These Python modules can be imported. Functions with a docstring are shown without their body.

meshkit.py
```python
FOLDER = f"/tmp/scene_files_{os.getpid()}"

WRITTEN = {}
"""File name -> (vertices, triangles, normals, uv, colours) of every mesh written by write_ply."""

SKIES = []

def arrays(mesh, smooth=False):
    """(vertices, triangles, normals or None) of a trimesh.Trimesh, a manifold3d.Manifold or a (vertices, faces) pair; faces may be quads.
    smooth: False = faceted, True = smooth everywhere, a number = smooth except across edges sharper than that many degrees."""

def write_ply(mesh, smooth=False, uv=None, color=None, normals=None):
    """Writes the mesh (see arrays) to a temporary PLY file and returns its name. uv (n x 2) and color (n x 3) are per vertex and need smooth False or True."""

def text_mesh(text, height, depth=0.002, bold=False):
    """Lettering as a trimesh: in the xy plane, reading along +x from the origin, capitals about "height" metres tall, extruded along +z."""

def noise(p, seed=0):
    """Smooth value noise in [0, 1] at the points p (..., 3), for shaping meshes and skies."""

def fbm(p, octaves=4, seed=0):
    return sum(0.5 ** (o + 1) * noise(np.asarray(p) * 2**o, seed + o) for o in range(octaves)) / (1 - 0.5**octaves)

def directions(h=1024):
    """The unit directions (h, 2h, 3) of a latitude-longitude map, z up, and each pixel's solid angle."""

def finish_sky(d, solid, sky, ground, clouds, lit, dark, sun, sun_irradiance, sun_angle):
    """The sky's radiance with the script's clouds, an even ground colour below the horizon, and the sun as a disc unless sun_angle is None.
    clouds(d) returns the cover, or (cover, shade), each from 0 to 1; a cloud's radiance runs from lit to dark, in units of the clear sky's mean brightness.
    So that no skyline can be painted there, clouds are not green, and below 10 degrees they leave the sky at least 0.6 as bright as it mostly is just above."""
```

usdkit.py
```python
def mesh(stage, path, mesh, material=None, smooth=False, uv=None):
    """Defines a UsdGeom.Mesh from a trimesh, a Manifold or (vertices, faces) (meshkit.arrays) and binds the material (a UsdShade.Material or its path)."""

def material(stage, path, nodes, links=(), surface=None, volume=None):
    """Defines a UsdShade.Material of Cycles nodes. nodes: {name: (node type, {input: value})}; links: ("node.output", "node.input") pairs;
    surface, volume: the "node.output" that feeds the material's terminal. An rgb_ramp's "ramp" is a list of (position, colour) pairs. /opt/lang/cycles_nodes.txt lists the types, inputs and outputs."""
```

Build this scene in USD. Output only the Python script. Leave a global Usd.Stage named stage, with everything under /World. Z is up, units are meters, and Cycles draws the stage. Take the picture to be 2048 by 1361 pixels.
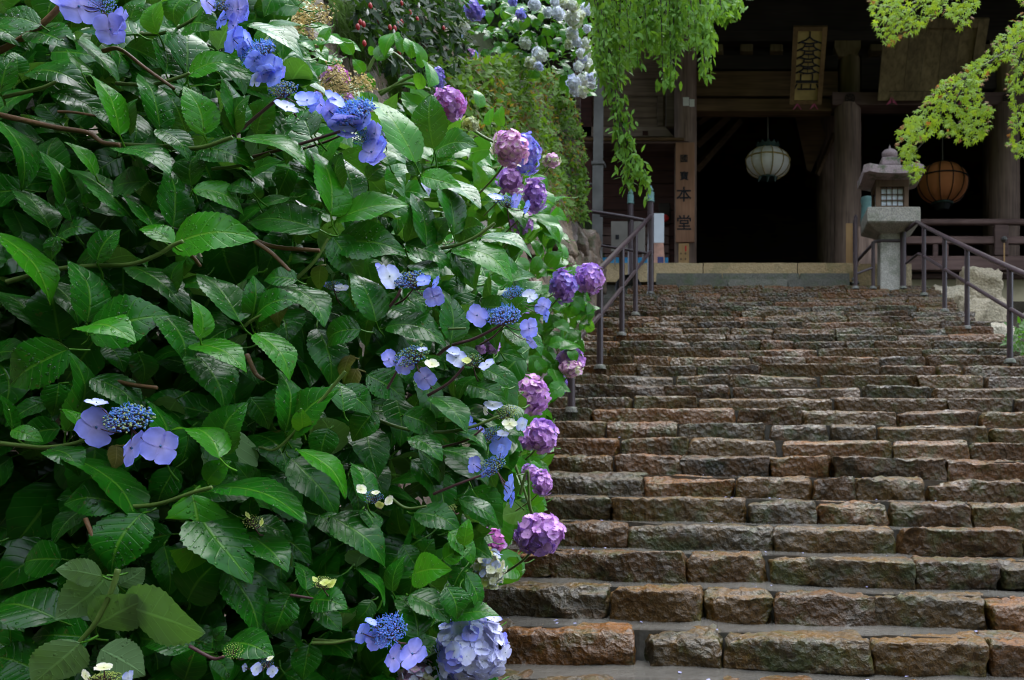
import math, random
import numpy as np, trimesh, usdkit, meshkit, manifold3d
import shapely.geometry as sg
from pxr import Usd, UsdGeom, UsdLux, UsdShade, Sdf, Gf, Vt

stage = Usd.Stage.CreateInMemory()
UsdGeom.SetStageUpAxis(stage, 'Z')
UsdGeom.Xform.Define(stage, '/World')
UsdGeom.Scope.Define(stage, '/World/Looks')

# ---------------------------------------------------------------- camera, sky, light
F, CX, CY = 1800.0, 1485.0, 955.0          # focal length and principal point in photograph pixels
cam = UsdGeom.Camera.Define(stage, '/World/camera')
cam.CreateHorizontalApertureAttr(36.0)
cam.CreateFocalLengthAttr(36.0 * F / 2048)
cam.CreateHorizontalApertureOffsetAttr((1024 - CX) / 2048 * 36)
cam.CreateVerticalApertureOffsetAttr((CY - 680.5) / 2048 * 36)
cam.CreateFStopAttr(10.0)
cam.CreateFocusDistanceAttr(1.85)
cam.CreateExposureAttr(1.6)
cam.CreateClippingRangeAttr(Gf.Vec2f(0.05, 500))
cam.AddRotateXOp().Set(90.0)

SUN_AZ, SUN_EL = math.radians(25), math.radians(70)     # atan2(x, y) of the direction towards the sun
SKY_STRENGTH, SUN_INTENSITY, SUN_ANGLE = 0.115, 0.40, 45.0

sky_m = usdkit.material(stage, '/World/Looks/sky_look', {
    'sky': ('sky_texture', {'sky_type': 'single_scattering', 'sun_disc': False, 'sun_elevation': SUN_EL, 'sun_rotation': SUN_AZ}),
    'tc': ('texture_coordinate', {}),
    'no': ('noise_texture', {'scale': 2.2, 'detail': 5.0, 'roughness': 0.55}),
    'cl': ('rgb_ramp', {'ramp': [(0.3, (4.9, 5.7, 6.9)), (0.7, (8.2, 9.1, 10.4))]}),
    'mx': ('mix_color', {'blend_type': 'mix', 'fac': 0.8, 'use_clamp': False}),
    'sz': ('separate_xyz', {}), 'ov': ('map_range', {'from_min': 0.0, 'from_max': 1.0, 'to_min': .5, 'to_max': 1.5, 'clamp': True}), 'om': ('mix_color', {'blend_type': 'multiply', 'fac': 1.0, 'use_clamp': False}),   # an overcast sky is about three times as bright overhead as at the horizon
    'bg': ('background_shader', {'strength': SKY_STRENGTH}),
}, [('tc.generated', 'no.vector'), ('no.fac', 'cl.fac'), ('sky.color', 'mx.a'), ('cl.color', 'om.a'), ('tc.generated', 'sz.vector'), ('sz.z', 'ov.value'), ('ov.result', 'om.b'), ('om.result', 'mx.b'), ('mx.result', 'bg.color')], surface='bg.background')
dome = UsdLux.DomeLight.Define(stage, '/World/sky')
UsdShade.MaterialBindingAPI.Apply(dome.GetPrim()).Bind(sky_m)
dome.GetPrim().SetCustomDataByKey('kind', 'structure')
sun = UsdLux.DistantLight.Define(stage, '/World/sun')
sun.CreateNormalizeAttr(True); sun.CreateIntensityAttr(SUN_INTENSITY); sun.CreateAngleAttr(SUN_ANGLE)
sun.CreateColorAttr(Gf.Vec3f(1.0, 0.985, 0.96))
sun.AddRotateZOp().Set(-math.degrees(SUN_AZ)); sun.AddRotateXOp().Set(-(90 - math.degrees(SUN_EL)))

# ---------------------------------------------------------------- helpers
def P(px, py, d):
    """The point seen at photograph pixel (px, py) at depth d (metres along y)."""
    return np.array([(px - CX) / F * d, d, (CY - py) / F * d])

_used = {}
def path_for(parent, name):
    base = '/World' if parent is None else (parent if isinstance(parent, str) else str(parent.GetPath()))
    k = (base, name); n = _used.get(k, 0); _used[k] = n + 1
    return f'{base}/{name}' + (f'_{n:03d}' if n else '')

def tag(prim, label=None, cat=None, group=None, kind=None):
    for k, v in (('label', label), ('category', cat), ('group', group), ('kind', kind)):
        if v: prim.SetCustomDataByKey(k, v)
    return prim

def thing(name, label=None, cat=None, group=None, kind=None, parent=None):
    x = UsdGeom.Xform.Define(stage, path_for(parent, name))
    return tag(x.GetPrim(), label, cat, group, kind)

def put(parent, name, mesh, mat, smooth=False, uv=None, tint=None, label=None, cat=None, kind=None, group=None):
    m = usdkit.mesh(stage, path_for(parent, name), mesh, MAT[mat], smooth, uv)
    if tint is not None:
        UsdGeom.PrimvarsAPI(m).CreatePrimvar('tint', Sdf.ValueTypeNames.Color3fArray, 'vertex').Set(Vt.Vec3fArray.FromNumpy(np.asarray(tint, np.float32)))
    return tag(m.GetPrim(), label, cat, group, kind)

def cat(meshes):
    """Several (vertices, triangles) as one."""
    vs, fs, n = [], [], 0
    for m in meshes:
        v, f = (m.vertices, m.faces) if hasattr(m, 'faces') else m
        vs.append(np.asarray(v)); fs.append(np.asarray(f) + n); n += len(v)
    return np.vstack(vs), np.vstack(fs)

def hull(points):
    m = trimesh.convex.convex_hull(np.asarray(points, float))
    return np.array(m.vertices), np.array(m.faces)

def bx(x0, x1, y0, y1, z0, z1, c=0.008):
    """A box with chamfered edges."""
    pts = []
    for x, sx in ((x0, 1), (x1, -1)):
        for y, sy in ((y0, 1), (y1, -1)):
            for z, sz in ((z0, 1), (z1, -1)):
                pts += [(x + sx * c, y + sy * c, z), (x + sx * c, y, z + sz * c), (x, y + sy * c, z + sz * c)]
    return hull(pts)

def fr(px0, px1, py0, py1, d, depth, c=0.012):
    """A chamfered box whose front face fills a pixel rectangle at depth d."""
    a, b = P(px0, py1, d), P(px1, py0, d)
    return bx(a[0], b[0], d, d + depth, a[2], b[2], c)

def tube(points, radii, sides=8, cap=True):
    p = np.asarray(points, float)
    r = np.broadcast_to(np.asarray(radii, float), (len(p),))
    t = np.gradient(p, axis=0); t /= np.linalg.norm(t, axis=1, keepdims=True) + 1e-12
    ref = np.array([0, 0, 1.0]) if abs(t[0][2]) < 0.9 else np.array([1.0, 0, 0])
    rings = []
    for i in range(len(p)):
        a = np.cross(t[i], ref); a /= np.linalg.norm(a) + 1e-12
        b = np.cross(a, t[i]); ref = b
        ang = np.arange(sides) * 2 * np.pi / sides
        rings.append(p[i] + r[i] * (np.cos(ang)[:, None] * a + np.sin(ang)[:, None] * b))
    v = np.vstack(rings); f = []
    for i in range(len(p) - 1):
        for j in range(sides):
            a0, a1, b0, b1 = i * sides + j, i * sides + (j + 1) % sides, (i + 1) * sides + j, (i + 1) * sides + (j + 1) % sides
            f += [(a0, b0, b1), (a0, b1, a1)]
    if cap:
        n = len(v); v = np.vstack([v, p[0], p[-1]])
        for j in range(sides):
            k = (j + 1) % sides
            f += [(n, j, k), (n + 1, (len(p) - 1) * sides + k, (len(p) - 1) * sides + j)]
    return v, np.array(f)

def spline(pts, n=6):
    """A smooth curve through points (Catmull-Rom)."""
    p = np.asarray(pts, float)
    if len(p) < 3: return p
    q = np.vstack([2 * p[0] - p[1], p, 2 * p[-1] - p[-2]]); out = []
    for i in range(1, len(q) - 2):
        for s in np.linspace(0, 1, n, endpoint=False):
            a, b, c, d = q[i - 1], q[i], q[i + 1], q[i + 2]
            out.append(0.5 * (2 * b + (c - a) * s + (2 * a - 5 * b + 4 * c - d) * s * s + (3 * b - a - 3 * c + d) * s ** 3))
    return np.vstack(out + [p[-1]])

def lathe(profile, center=(0, 0, 0), n=24):
    """(radius, z) profile turned about the vertical through center."""
    pr = np.asarray(profile, float); ang = np.arange(n) * 2 * np.pi / n
    v = np.stack([pr[:, 0][:, None] * np.cos(ang), pr[:, 0][:, None] * np.sin(ang), np.repeat(pr[:, 1][:, None], n, 1)], -1).reshape(-1, 3) + np.asarray(center)
    f = []
    for i in range(len(pr) - 1):
        for j in range(n):
            k = (j + 1) % n
            f += [(i * n + j, i * n + k, (i + 1) * n + k), (i * n + j, (i + 1) * n + k, (i + 1) * n + j)]
    return v, np.array(f)

_topo = {}
def cube_grid(nx, ny, nz):
    key = (nx, ny, nz)
    if key not in _topo:
        idx, pts, faces = {}, [], []
        def vid(i, j, k):
            if (i, j, k) not in idx:
                idx[(i, j, k)] = len(pts); pts.append((2 * i / nx - 1, 2 * j / ny - 1, 2 * k / nz - 1))
            return idx[(i, j, k)]
        def quad(a, b, c, d): faces.extend([(a, b, c), (a, c, d)])
        for i in range(nx):
            for j in range(ny):
                quad(vid(i, j, 0), vid(i, j + 1, 0), vid(i + 1, j + 1, 0), vid(i + 1, j, 0))
                quad(vid(i, j, nz), vid(i + 1, j, nz), vid(i + 1, j + 1, nz), vid(i, j + 1, nz))
        for i in range(nx):
            for k in range(nz):
                quad(vid(i, 0, k), vid(i + 1, 0, k), vid(i + 1, 0, k + 1), vid(i, 0, k + 1))
                quad(vid(i, ny, k), vid(i, ny, k + 1), vid(i + 1, ny, k + 1), vid(i + 1, ny, k))
        for j in range(ny):
            for k in range(nz):
                quad(vid(0, j, k), vid(0, j, k + 1), vid(0, j + 1, k + 1), vid(0, j + 1, k))
                quad(vid(nx, j, k), vid(nx, j + 1, k), vid(nx, j + 1, k + 1), vid(nx, j, k + 1))
        _topo[key] = (np.array(pts, float), np.array(faces))
    return _topo[key]

def stone(w, d, h, seg, rng, rough=0.012, facets=4, warp=0.12, round_=0.025, top_flat=True):
    """A quarried, rough-faced block centred on its origin; the face towards -y is chiselled into facets."""
    nx, ny, nz = (max(2, int(round(x / seg))) for x in (w, d, h))
    base, faces = cube_grid(min(nx, 26), min(ny, 10), min(nz, 10))
    half = np.array([w, d, h]) / 2
    base = np.stack([np.sign(base[:, k]) * (1 - (1 - np.abs(base[:, k])) ** (1.25 if c_ > 12 else 1.9)) for k, c_ in enumerate((nx, ny, nz))], 1) if h < .3 and d < .35 else base
    p = base * half
    r = min(round_, half.min() * 0.6)
    q = np.clip(p, -(half - r), half - r); e = p - q
    L = np.linalg.norm(e, axis=1, keepdims=True)
    p = q + np.where(L > 1e-9, e / np.maximum(L, 1e-9) * np.minimum(r, L * 1.0 + 0 * L), 0)
    u = base
    off = rng.normal(0, 1, (2, 2, 2, 3)) * np.array([min(w * .05, .016 + .03 * (h > .3)), d * 0.03, h * (0.075 if h < .3 else .08)]) * (warp / 0.12)
    if top_flat: off[:, :, 1, 2] *= 0.45
    for a in (0, 1):
        for b in (0, 1):
            for c in (0, 1):
                wgt = (0.5 + (a - .5) * u[:, 0]) * (0.5 + (b - .5) * u[:, 1]) * (0.5 + (c - .5) * u[:, 2])
                p = p + wgt[:, None] * off[a, b, c]
    whole = p.copy(); most = .055 if h < .3 else .12
    for _ in range(facets):
        n = np.array([rng.normal(0, .30), -1.0, rng.normal(0.05, .42)]); n /= np.linalg.norm(n)
        at = np.array([rng.uniform(-.5, .5) * w, -half[1] + rng.uniform(.001, .025), rng.uniform(-.5, .5) * h])
        s = (p - at) @ n
        p = p - np.clip(s, 0, .035 + .05 * (h > .3))[:, None] * n * 0.8
    cut = p - whole; cl = np.linalg.norm(cut, axis=1, keepdims=True); p = whole + cut * np.minimum(1, most / np.maximum(cl, 1e-9))
    seed = int(rng.integers(1, 9999)); o = rng.uniform(0, 50, 3)
    nrm = p / (half + 1e-9); nrm = nrm ** 5; nrm /= np.linalg.norm(nrm, axis=1, keepdims=True) + 1e-9
    f1 = meshkit.fbm((p + o) * 9.0, 3, seed) - .5
    f2 = meshkit.fbm((p + o) * 34.0, 2, seed + 7) - .5
    p = p + nrm * (f1 * rough * 2.6 + f2 * rough * 2.4)[:, None]
    return p, faces

MAT = {}
def material(name, nodes, links, surface='bsdf.BSDF', volume=None):
    MAT[name] = usdkit.material(stage, '/World/Looks/' + name, nodes, links, surface, volume)

def plain(name, color, rough=0.6, spec=0.5, bump=0.0, scale=60, metallic=0.0, vary=0.25, coat=0.0):
    c = np.array(color)
    nodes = {'geo': ('geometry', {}), 'no': ('noise_texture', {'scale': scale * .12, 'detail': 5.0, 'roughness': .6}), 'nf': ('noise_texture', {'scale': float(scale), 'detail': 4.0}),
             'ra': ('rgb_ramp', {'ramp': [(0.25, tuple(c * (1 - vary))), (0.75, tuple(np.minimum(c * (1 + vary), 1)))]}),
             'bsdf': ('principled_bsdf', {'roughness': rough, 'specular_ior_level': spec, 'metallic': metallic, 'coat_weight': coat, 'coat_roughness': .12})}
    links = [('geo.position', 'no.vector'), ('geo.position', 'nf.vector'), ('no.fac', 'ra.fac'), ('ra.color', 'bsdf.base_color')]
    if bump:
        nodes['bu'] = ('bump', {'strength': .8, 'distance': bump}); links += [('nf.fac', 'bu.height'), ('bu.normal', 'bsdf.normal')]
    material(name, nodes, links)

def wood(name, dark, light, grain='z', rough=0.7, spec=0.25, scale=1.0):
    s = {'x': (1.2, 22, 22), 'y': (22, 1.2, 22), 'z': (22, 22, 1.2)}[grain]
    material(name, {
        'geo': ('geometry', {}), 'oi': ('object_info', {}), 'off': ('vector_math', {'math_type': 'add'}), 'cmb': ('combine_xyz', {}), 'k': ('math', {'math_type': 'multiply', 'value2': 37.0}),
        'map': ('mapping', {'scale': tuple(x * scale for x in s)}), 'no': ('noise_texture', {'scale': 1.0, 'detail': 7.0, 'roughness': .62, 'distortion': .4}),
        'big': ('noise_texture', {'scale': 1.3, 'detail': 3.0}),
        'ra': ('rgb_ramp', {'ramp': [(0.28, dark), (0.5, tuple((np.array(dark) + np.array(light)) / 2)), (0.74, light)]}),
        'st': ('rgb_ramp', {'ramp': [(0.3, (.55, .52, .5)), (0.65, (1.0, 1.0, 1.0))]}),
        'tone': ('map_range', {'from_min': 0, 'from_max': 1, 'to_min': .78, 'to_max': 1.15}),
        'mul': ('mix_color', {'blend_type': 'multiply', 'fac': 1.0}), 'mul2': ('mix_color', {'blend_type': 'multiply', 'fac': 1.0, 'use_clamp': False}),
        'bu': ('bump', {'strength': .6, 'distance': .006}),
        'bsdf': ('principled_bsdf', {'roughness': rough, 'specular_ior_level': spec})},
        [('geo.position', 'off.vector1'), ('oi.random', 'k.value1'), ('k.value', 'cmb.x'), ('k.value', 'cmb.y'), ('k.value', 'cmb.z'), ('cmb.vector', 'off.vector2'), ('off.vector', 'map.vector'),
         ('map.vector', 'no.vector'), ('geo.position', 'big.vector'), ('no.fac', 'ra.fac'), ('big.fac', 'st.fac'), ('ra.color', 'mul.a'), ('st.color', 'mul.b'),
         ('oi.random', 'tone.value'), ('mul.result', 'mul2.a'), ('tone.result', 'mul2.b'), ('mul2.result', 'bsdf.base_color'), ('no.fac', 'bu.height'), ('bu.normal', 'bsdf.normal')])

def rock(name, ramp, worn_toplit=1.0, wet=0.7, moss=0.25, speck=0.55, scale=1.0, rough=(0.16, 0.55), bump=.006):
    """Mottled granite; each block takes its own tone; wet films lower the roughness, moss sits in patches."""
    material(name, {
        'geo': ('geometry', {}), 'oi': ('object_info', {}), 'k': ('math', {'math_type': 'multiply', 'value2': 53.0}), 'cmb': ('combine_xyz', {}), 'off': ('vector_math', {'math_type': 'add'}),
        'n1': ('noise_texture', {'scale': 7.0 * scale, 'detail': 6.0, 'roughness': .62}), 'n2': ('noise_texture', {'scale': 85.0 * scale, 'detail': 4.0, 'roughness': .7}),
        'n3': ('noise_texture', {'scale': 28.0 * scale, 'detail': 5.0, 'roughness': .65}), 'vo': ('voronoi_texture', {'scale': 26.0 * scale, 'feature': 'f1', 'randomness': 1.0}), 'wv': ('vector_math', {'math_type': 'add'}), 'wn': ('noise_texture', {'scale': 18.0 * scale, 'detail': 3.0}), 'ws': ('vector_math', {'math_type': 'scale', 'scale': .05}), 'hv': ('math', {'math_type': 'multiply_add', 'value2': .9}),
        'shift': ('math', {'math_type': 'multiply_add', 'value2': 0.42, 'value3': 0.0}), 'm1': ('math', {'math_type': 'multiply', 'value2': 0.62}),
        'tone': ('rgb_ramp', {'ramp': ramp}),
        'sp': ('rgb_ramp', {'ramp': [(0.3, (1 - speck,) * 3), (0.52, (1.0, 1.0, 1.0)), (0.72, (1 + speck * 1.5, 1 + speck * 1.4, 1 + speck * 1.25))]}),
        'mul': ('mix_color', {'blend_type': 'multiply', 'fac': 1.0, 'use_clamp': False}),
        'mk': ('rgb_ramp', {'ramp': [(0.50, (0, 0, 0)), (0.62, (1, 1, 1))]}), 'mn': ('noise_texture', {'scale': 5.0, 'detail': 5.0, 'roughness': .7}), 'ms': ('math', {'math_type': 'multiply', 'value2': moss}),
        'mo': ('mix_color', {'blend_type': 'mix', 'b': (0.035, 0.062, 0.012)}), 'nz': ('separate_xyz', {}), 'wr': ('map_range', {'from_min': .72, 'from_max': .95, 'to_min': 1.0, 'to_max': worn_toplit, 'clamp': True}), 'wm': ('mix_color', {'blend_type': 'multiply', 'fac': 1.0, 'use_clamp': False}),   # upper faces paler: foot wear plus light from above painted into the colour
        'rr': ('map_range', {'from_min': .3, 'from_max': .7, 'to_min': rough[0], 'to_max': rough[1], 'clamp': True}),
        'bh': ('math', {'math_type': 'multiply_add', 'value2': 0.22}), 'bu': ('bump', {'strength': 1.0, 'distance': bump}),
        'bsdf': ('principled_bsdf', {'specular_ior_level': .38, 'coat_weight': wet * .15, 'coat_roughness': .1})},
        [('oi.random', 'k.value1'), ('k.value', 'cmb.x'), ('k.value', 'cmb.z'), ('geo.position', 'off.vector1'), ('cmb.vector', 'off.vector2'),
         ('off.vector', 'n1.vector'), ('off.vector', 'n2.vector'), ('off.vector', 'n3.vector'), ('off.vector', 'mn.vector'), ('off.vector', 'wn.vector'), ('wn.color', 'ws.vector1'), ('ws.vector', 'wv.vector1'), ('off.vector', 'wv.vector2'), ('wv.vector', 'vo.vector'),
         ('oi.random', 'm1.value1'), ('n1.fac', 'shift.value1'), ('m1.value', 'shift.value3'), ('shift.value', 'tone.fac'),
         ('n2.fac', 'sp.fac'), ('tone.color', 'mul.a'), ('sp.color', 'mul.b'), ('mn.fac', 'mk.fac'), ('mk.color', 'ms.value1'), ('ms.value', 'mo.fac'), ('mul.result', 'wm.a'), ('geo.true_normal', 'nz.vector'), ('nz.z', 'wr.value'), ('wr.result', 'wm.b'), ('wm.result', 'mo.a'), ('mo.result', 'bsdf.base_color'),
         ('n1.fac', 'rr.value'), ('rr.result', 'bsdf.roughness'), ('n2.fac', 'bh.value1'), ('n3.fac', 'bh.value3'), ('bh.value', 'hv.value3'), ('vo.distance', 'hv.value1'), ('hv.value', 'bu.height'), ('bu.normal', 'bsdf.normal'), ('bu.normal', 'bsdf.coat_normal')])

rock('step_stone', [(0.0, (.005, .009, .012)), (.15, (.011, .009, .005)), (.27, (.048, .019, .0016)), (.48, (.064, .031, .0045)), (.60, (.026, .018, .007)), (.74, (.084, .029, .0020)), (1.0, (.082, .052, .016))], wet=1.0, moss=.4, bump=.017, worn_toplit=1.9, rough=(.2, .5))
rock('wall_stone', [(0.0, (.10, .085, .085)), (.3, (.16, .125, .11)), (.55, (.21, .155, .11)), (.8, (.17, .12, .09)), (1.0, (.26, .20, .14))], wet=.4, moss=.6, rough=(.3, .7))
rock('pale_stone', [(0.0, (.36, .29, .19)), (.5, (.44, .37, .26)), (1.0, (.50, .44, .34))], wet=.2, moss=.18, speck=.5, rough=(.4, .75), bump=.012)
rock('kerb_granite', [(0.0, (.27, .18, .08)), (.5, (.32, .23, .115)), (1.0, (.32, .26, .17))], wet=.3, moss=.3, speck=.55, rough=(.35, .7), bump=.006)
rock('dark_granite', [(0.0, (.05, .048, .04)), (.5, (.085, .08, .065)), (1.0, (.15, .145, .12))], wet=.6, moss=.4, speck=.7, rough=(.25, .6), bump=.003)
rock('lantern_granite', [(0.0, (.20, .18, .14)), (.5, (.28, .265, .23)), (1.0, (.34, .32, .28))], wet=.2, moss=.35, speck=.6, rough=(.45, .75), bump=.005)
rock('lantern_roof_stone', [(0.0, (.17, .12, .13)), (.5, (.24, .18, .18)), (1.0, (.32, .28, .24))], wet=.2, moss=.8, speck=.5, rough=(.4, .75), bump=.003)
plain('mortar', (.075, .068, .058), .13, .6, .008, 30, vary=.35, coat=.3)
plain('soil', (.035, .028, .018), .8, .2, .02, 25, vary=.5)
plain('moss_soil', (.028, .040, .012), .85, .2, .02, 25, vary=.6)
plain('shade_slope_cover', (.018, .032, .010), .85, .15, .3, 4, vary=.6)
plain('rail_paint', (.030, .0175, .020), .38, .5, .0012, 60, vary=.4, coat=.2)
plain('verdigris', (.10, .20, .19), .45, .5, .001, 80, vary=.3)
plain('drain_metal', (.125, .12, .115), .4, .5, .001, 30, vary=.35)
plain('black_iron', (.012, .013, .014), .5, .4)
plain('fallen_petal', (.22, .22, .40), .5, .4)
plain('ink', (.012, .012, .016), .6, .3)
plain('white_paper', (.74, .71, .66), .75, .2, vary=.08)
plain('white_board', (.62, .66, .72), .5, .4, vary=.05)
plain('grey_board', (.16, .145, .125), .6, .3, vary=.1)
plain('blue_cloth', (.03, .22, .42), .6, .3, vary=.1)
plain('print_skin', (.45, .25, .19), .6, .3, scale=40, vary=.55)
plain('print_navy', (.05, .055, .16), .6, .3, scale=40, vary=.4)
plain('red_petal', (.30, .008, .010), .5, .4, vary=.3)
plain('red_paint', (.55, .02, .02), .5, .4, vary=.08)
plain('pink_paint', (.36, .06, .12), .5, .4, vary=.2)
plain('amber_paper', (.62, .22, .085), .7, .2, scale=25, vary=.12)
plain('plaster', (.36, .31, .20), .8, .2, .003, 20, vary=.25)
plain('gilt', (.38, .28, .10), .6, .3, .002, 40, vary=.3)
plain('green_copper', (.035, .07, .06), .5, .4, vary=.3)
plain('pvc_black', (.008, .008, .009), .4, .4)
wood('pillar_wood', (.10, .064, .050), (.33, .225, .17), 'z')
wood('beam_wood', (.08, .045, .021), (.21, .125, .06), 'x')
wood('rail_wood', (.085, .048, .042), (.17, .105, .09), 'x')
wood('panel_wood', (.11, .075, .05), (.27, .195, .14), 'x')
wood('panel_frame_wood', (.14, .10, .075), (.30, .23, .18), 'x')
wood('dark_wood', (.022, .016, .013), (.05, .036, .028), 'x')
wood('red_wood', (.035, .014, .011), (.085, .030, .022), 'x')
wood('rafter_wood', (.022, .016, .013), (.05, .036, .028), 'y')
wood('sign_wood', (.36, .18, .10), (.55, .29, .18), 'z')
wood('new_wood', (.56, .33, .14), (.68, .43, .20), 'z')
wood('plaque_frame_wood', (.14, .080, .032), (.24, .15, .065), 'z')
wood('plaque_wood', (.10, .075, .032), (.27, .20, .10), 'z', scale=.6)
wood('window_wood', (.12, .075, .045), (.20, .13, .08), 'z')
# ---------------------------------------------------------------- ground and stairs
DT, S_, Z0 = 0.36, 0.3594, -1.9324
def ground_z(d): return S_ * d + Z0
rng = np.random.default_rng(11)

def sheet(x0, x1, y0, y1, nx, ny, zf):
    X, Y = np.meshgrid(np.linspace(x0, x1, nx), np.linspace(y0, y1, ny)); Z = zf(X, Y)
    v = np.stack([X, Y, Z], -1).reshape(-1, 3); i, j = np.meshgrid(np.arange(ny - 1), np.arange(nx - 1), indexing='ij')
    a = (i * nx + j).ravel()
    return v, np.vstack([np.stack([a, a + 1, a + nx + 1], 1), np.stack([a, a + nx + 1, a + nx], 1)])

def terrain(X, Y):
    z = np.where(Y < 13.6, ground_z(np.clip(Y, -3, 13.6)) - .42, 2.50)
    p = np.stack([X, Y, X * 0], -1)
    return z + (meshkit.fbm(p * .8, 3, 3) - .5) * .12
put(None, 'ground', sheet(-60, 60, -30, 80, 90, 100, terrain), 'soil', True, kind='structure', label='dark wet earth under the stairs and the hall')

stairs = thing('stone_stairs', 'worn wet granite stairs climbing to the hall', 'stairs', kind='structure')
for n in range(-3, 28):
    D = DT * (9.9 + n); zt = ground_z(D)
    tilt = 0.026 * np.clip((15 - n) / 14, 0, 1) ** 1.3
    xl, xr = -1.62 + rng.uniform(-.05, .05), 2.84 + rng.uniform(-.06, .06)
    seg = 0.017 if n < 5 else 0.024 if n < 12 else 0.032
    x = xl - rng.uniform(0, .2)
    while x < xr:
        w = float(np.clip(rng.lognormal(math.log(.50 if n < 10 else .62), .32), .22, 1.1))
        if x + w > xr - .16: w = max(.18, xr - x)
        gap = rng.uniform(.002, .010); h = .129 + .035 + rng.uniform(-.012, .008); d = rng.uniform(.22, .31)
        v, f = stone(w - gap, d, h, seg, rng, rough=.012 if n < 7 else .008 if n < 12 else .006, facets=int(rng.integers(3, 8)) if n < 12 else 2, round_=float(rng.uniform(.012, .038)))
        cx = x + w / 2
        v = v + np.array([cx, D + d / 2 + rng.normal(0, .008), zt - h / 2 + rng.normal(0, .004) - tilt * (cx - .4)])
        if cx > -2 and abs(cx) < D * .95 + .2:
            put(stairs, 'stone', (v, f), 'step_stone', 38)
        x += w
    def tread(X, Y):
        p = np.stack([X, Y, X * 0 + n], -1)
        return zt - .005 - tilt * (X - .4) + (meshkit.fbm(p * 5, 3, n + 5) - .5) * .026 + (Y - D) * .012
    v, f = sheet(xl - .1, xr, D + .15, D + DT + .17, 60, 8, tread)
    lo = v.copy(); lo[:, 2] -= .2
    edge = [i for i in range(60)]
    m = len(v); f2 = [(i, m + i, m + i + 1) for i in edge[:-1]] + [(i, m + i + 1, i + 1) for i in edge[:-1]]
    put(stairs, 'mortar_bed', (np.vstack([v, lo[:60]]), np.vstack([f, np.array(f2)[:, ::-1]])), 'mortar', True)

pt = []
for _ in range(80):                                        # petals washed onto the treads
    n = int(rng.integers(-2, 9)); D = DT * (9.9 + n) + rng.uniform(.14, .34); x = rng.uniform(-1.1, 2.4) if rng.random() < .5 else rng.uniform(-1.1, .3); z = ground_z(DT * (9.9 + n)) - .026 * np.clip((15 - n) / 14, 0, 1) ** 1.3 * (x - .4) + .006
    a = rng.uniform(0, 6.3, 1) + np.array([0, 1.5, 3.1, 4.6]); r = rng.uniform(.006, .012)
    pt.append((np.stack([x + r * np.cos(a) * [1, .7, 1, .7], D + r * np.sin(a), z + rng.uniform(0, .006, 4)], 1), np.array([[0, 1, 2], [0, 2, 3]])))
put(stairs, 'fallen_petals', cat(pt), 'fallen_petal', kind='stuff')
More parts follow.
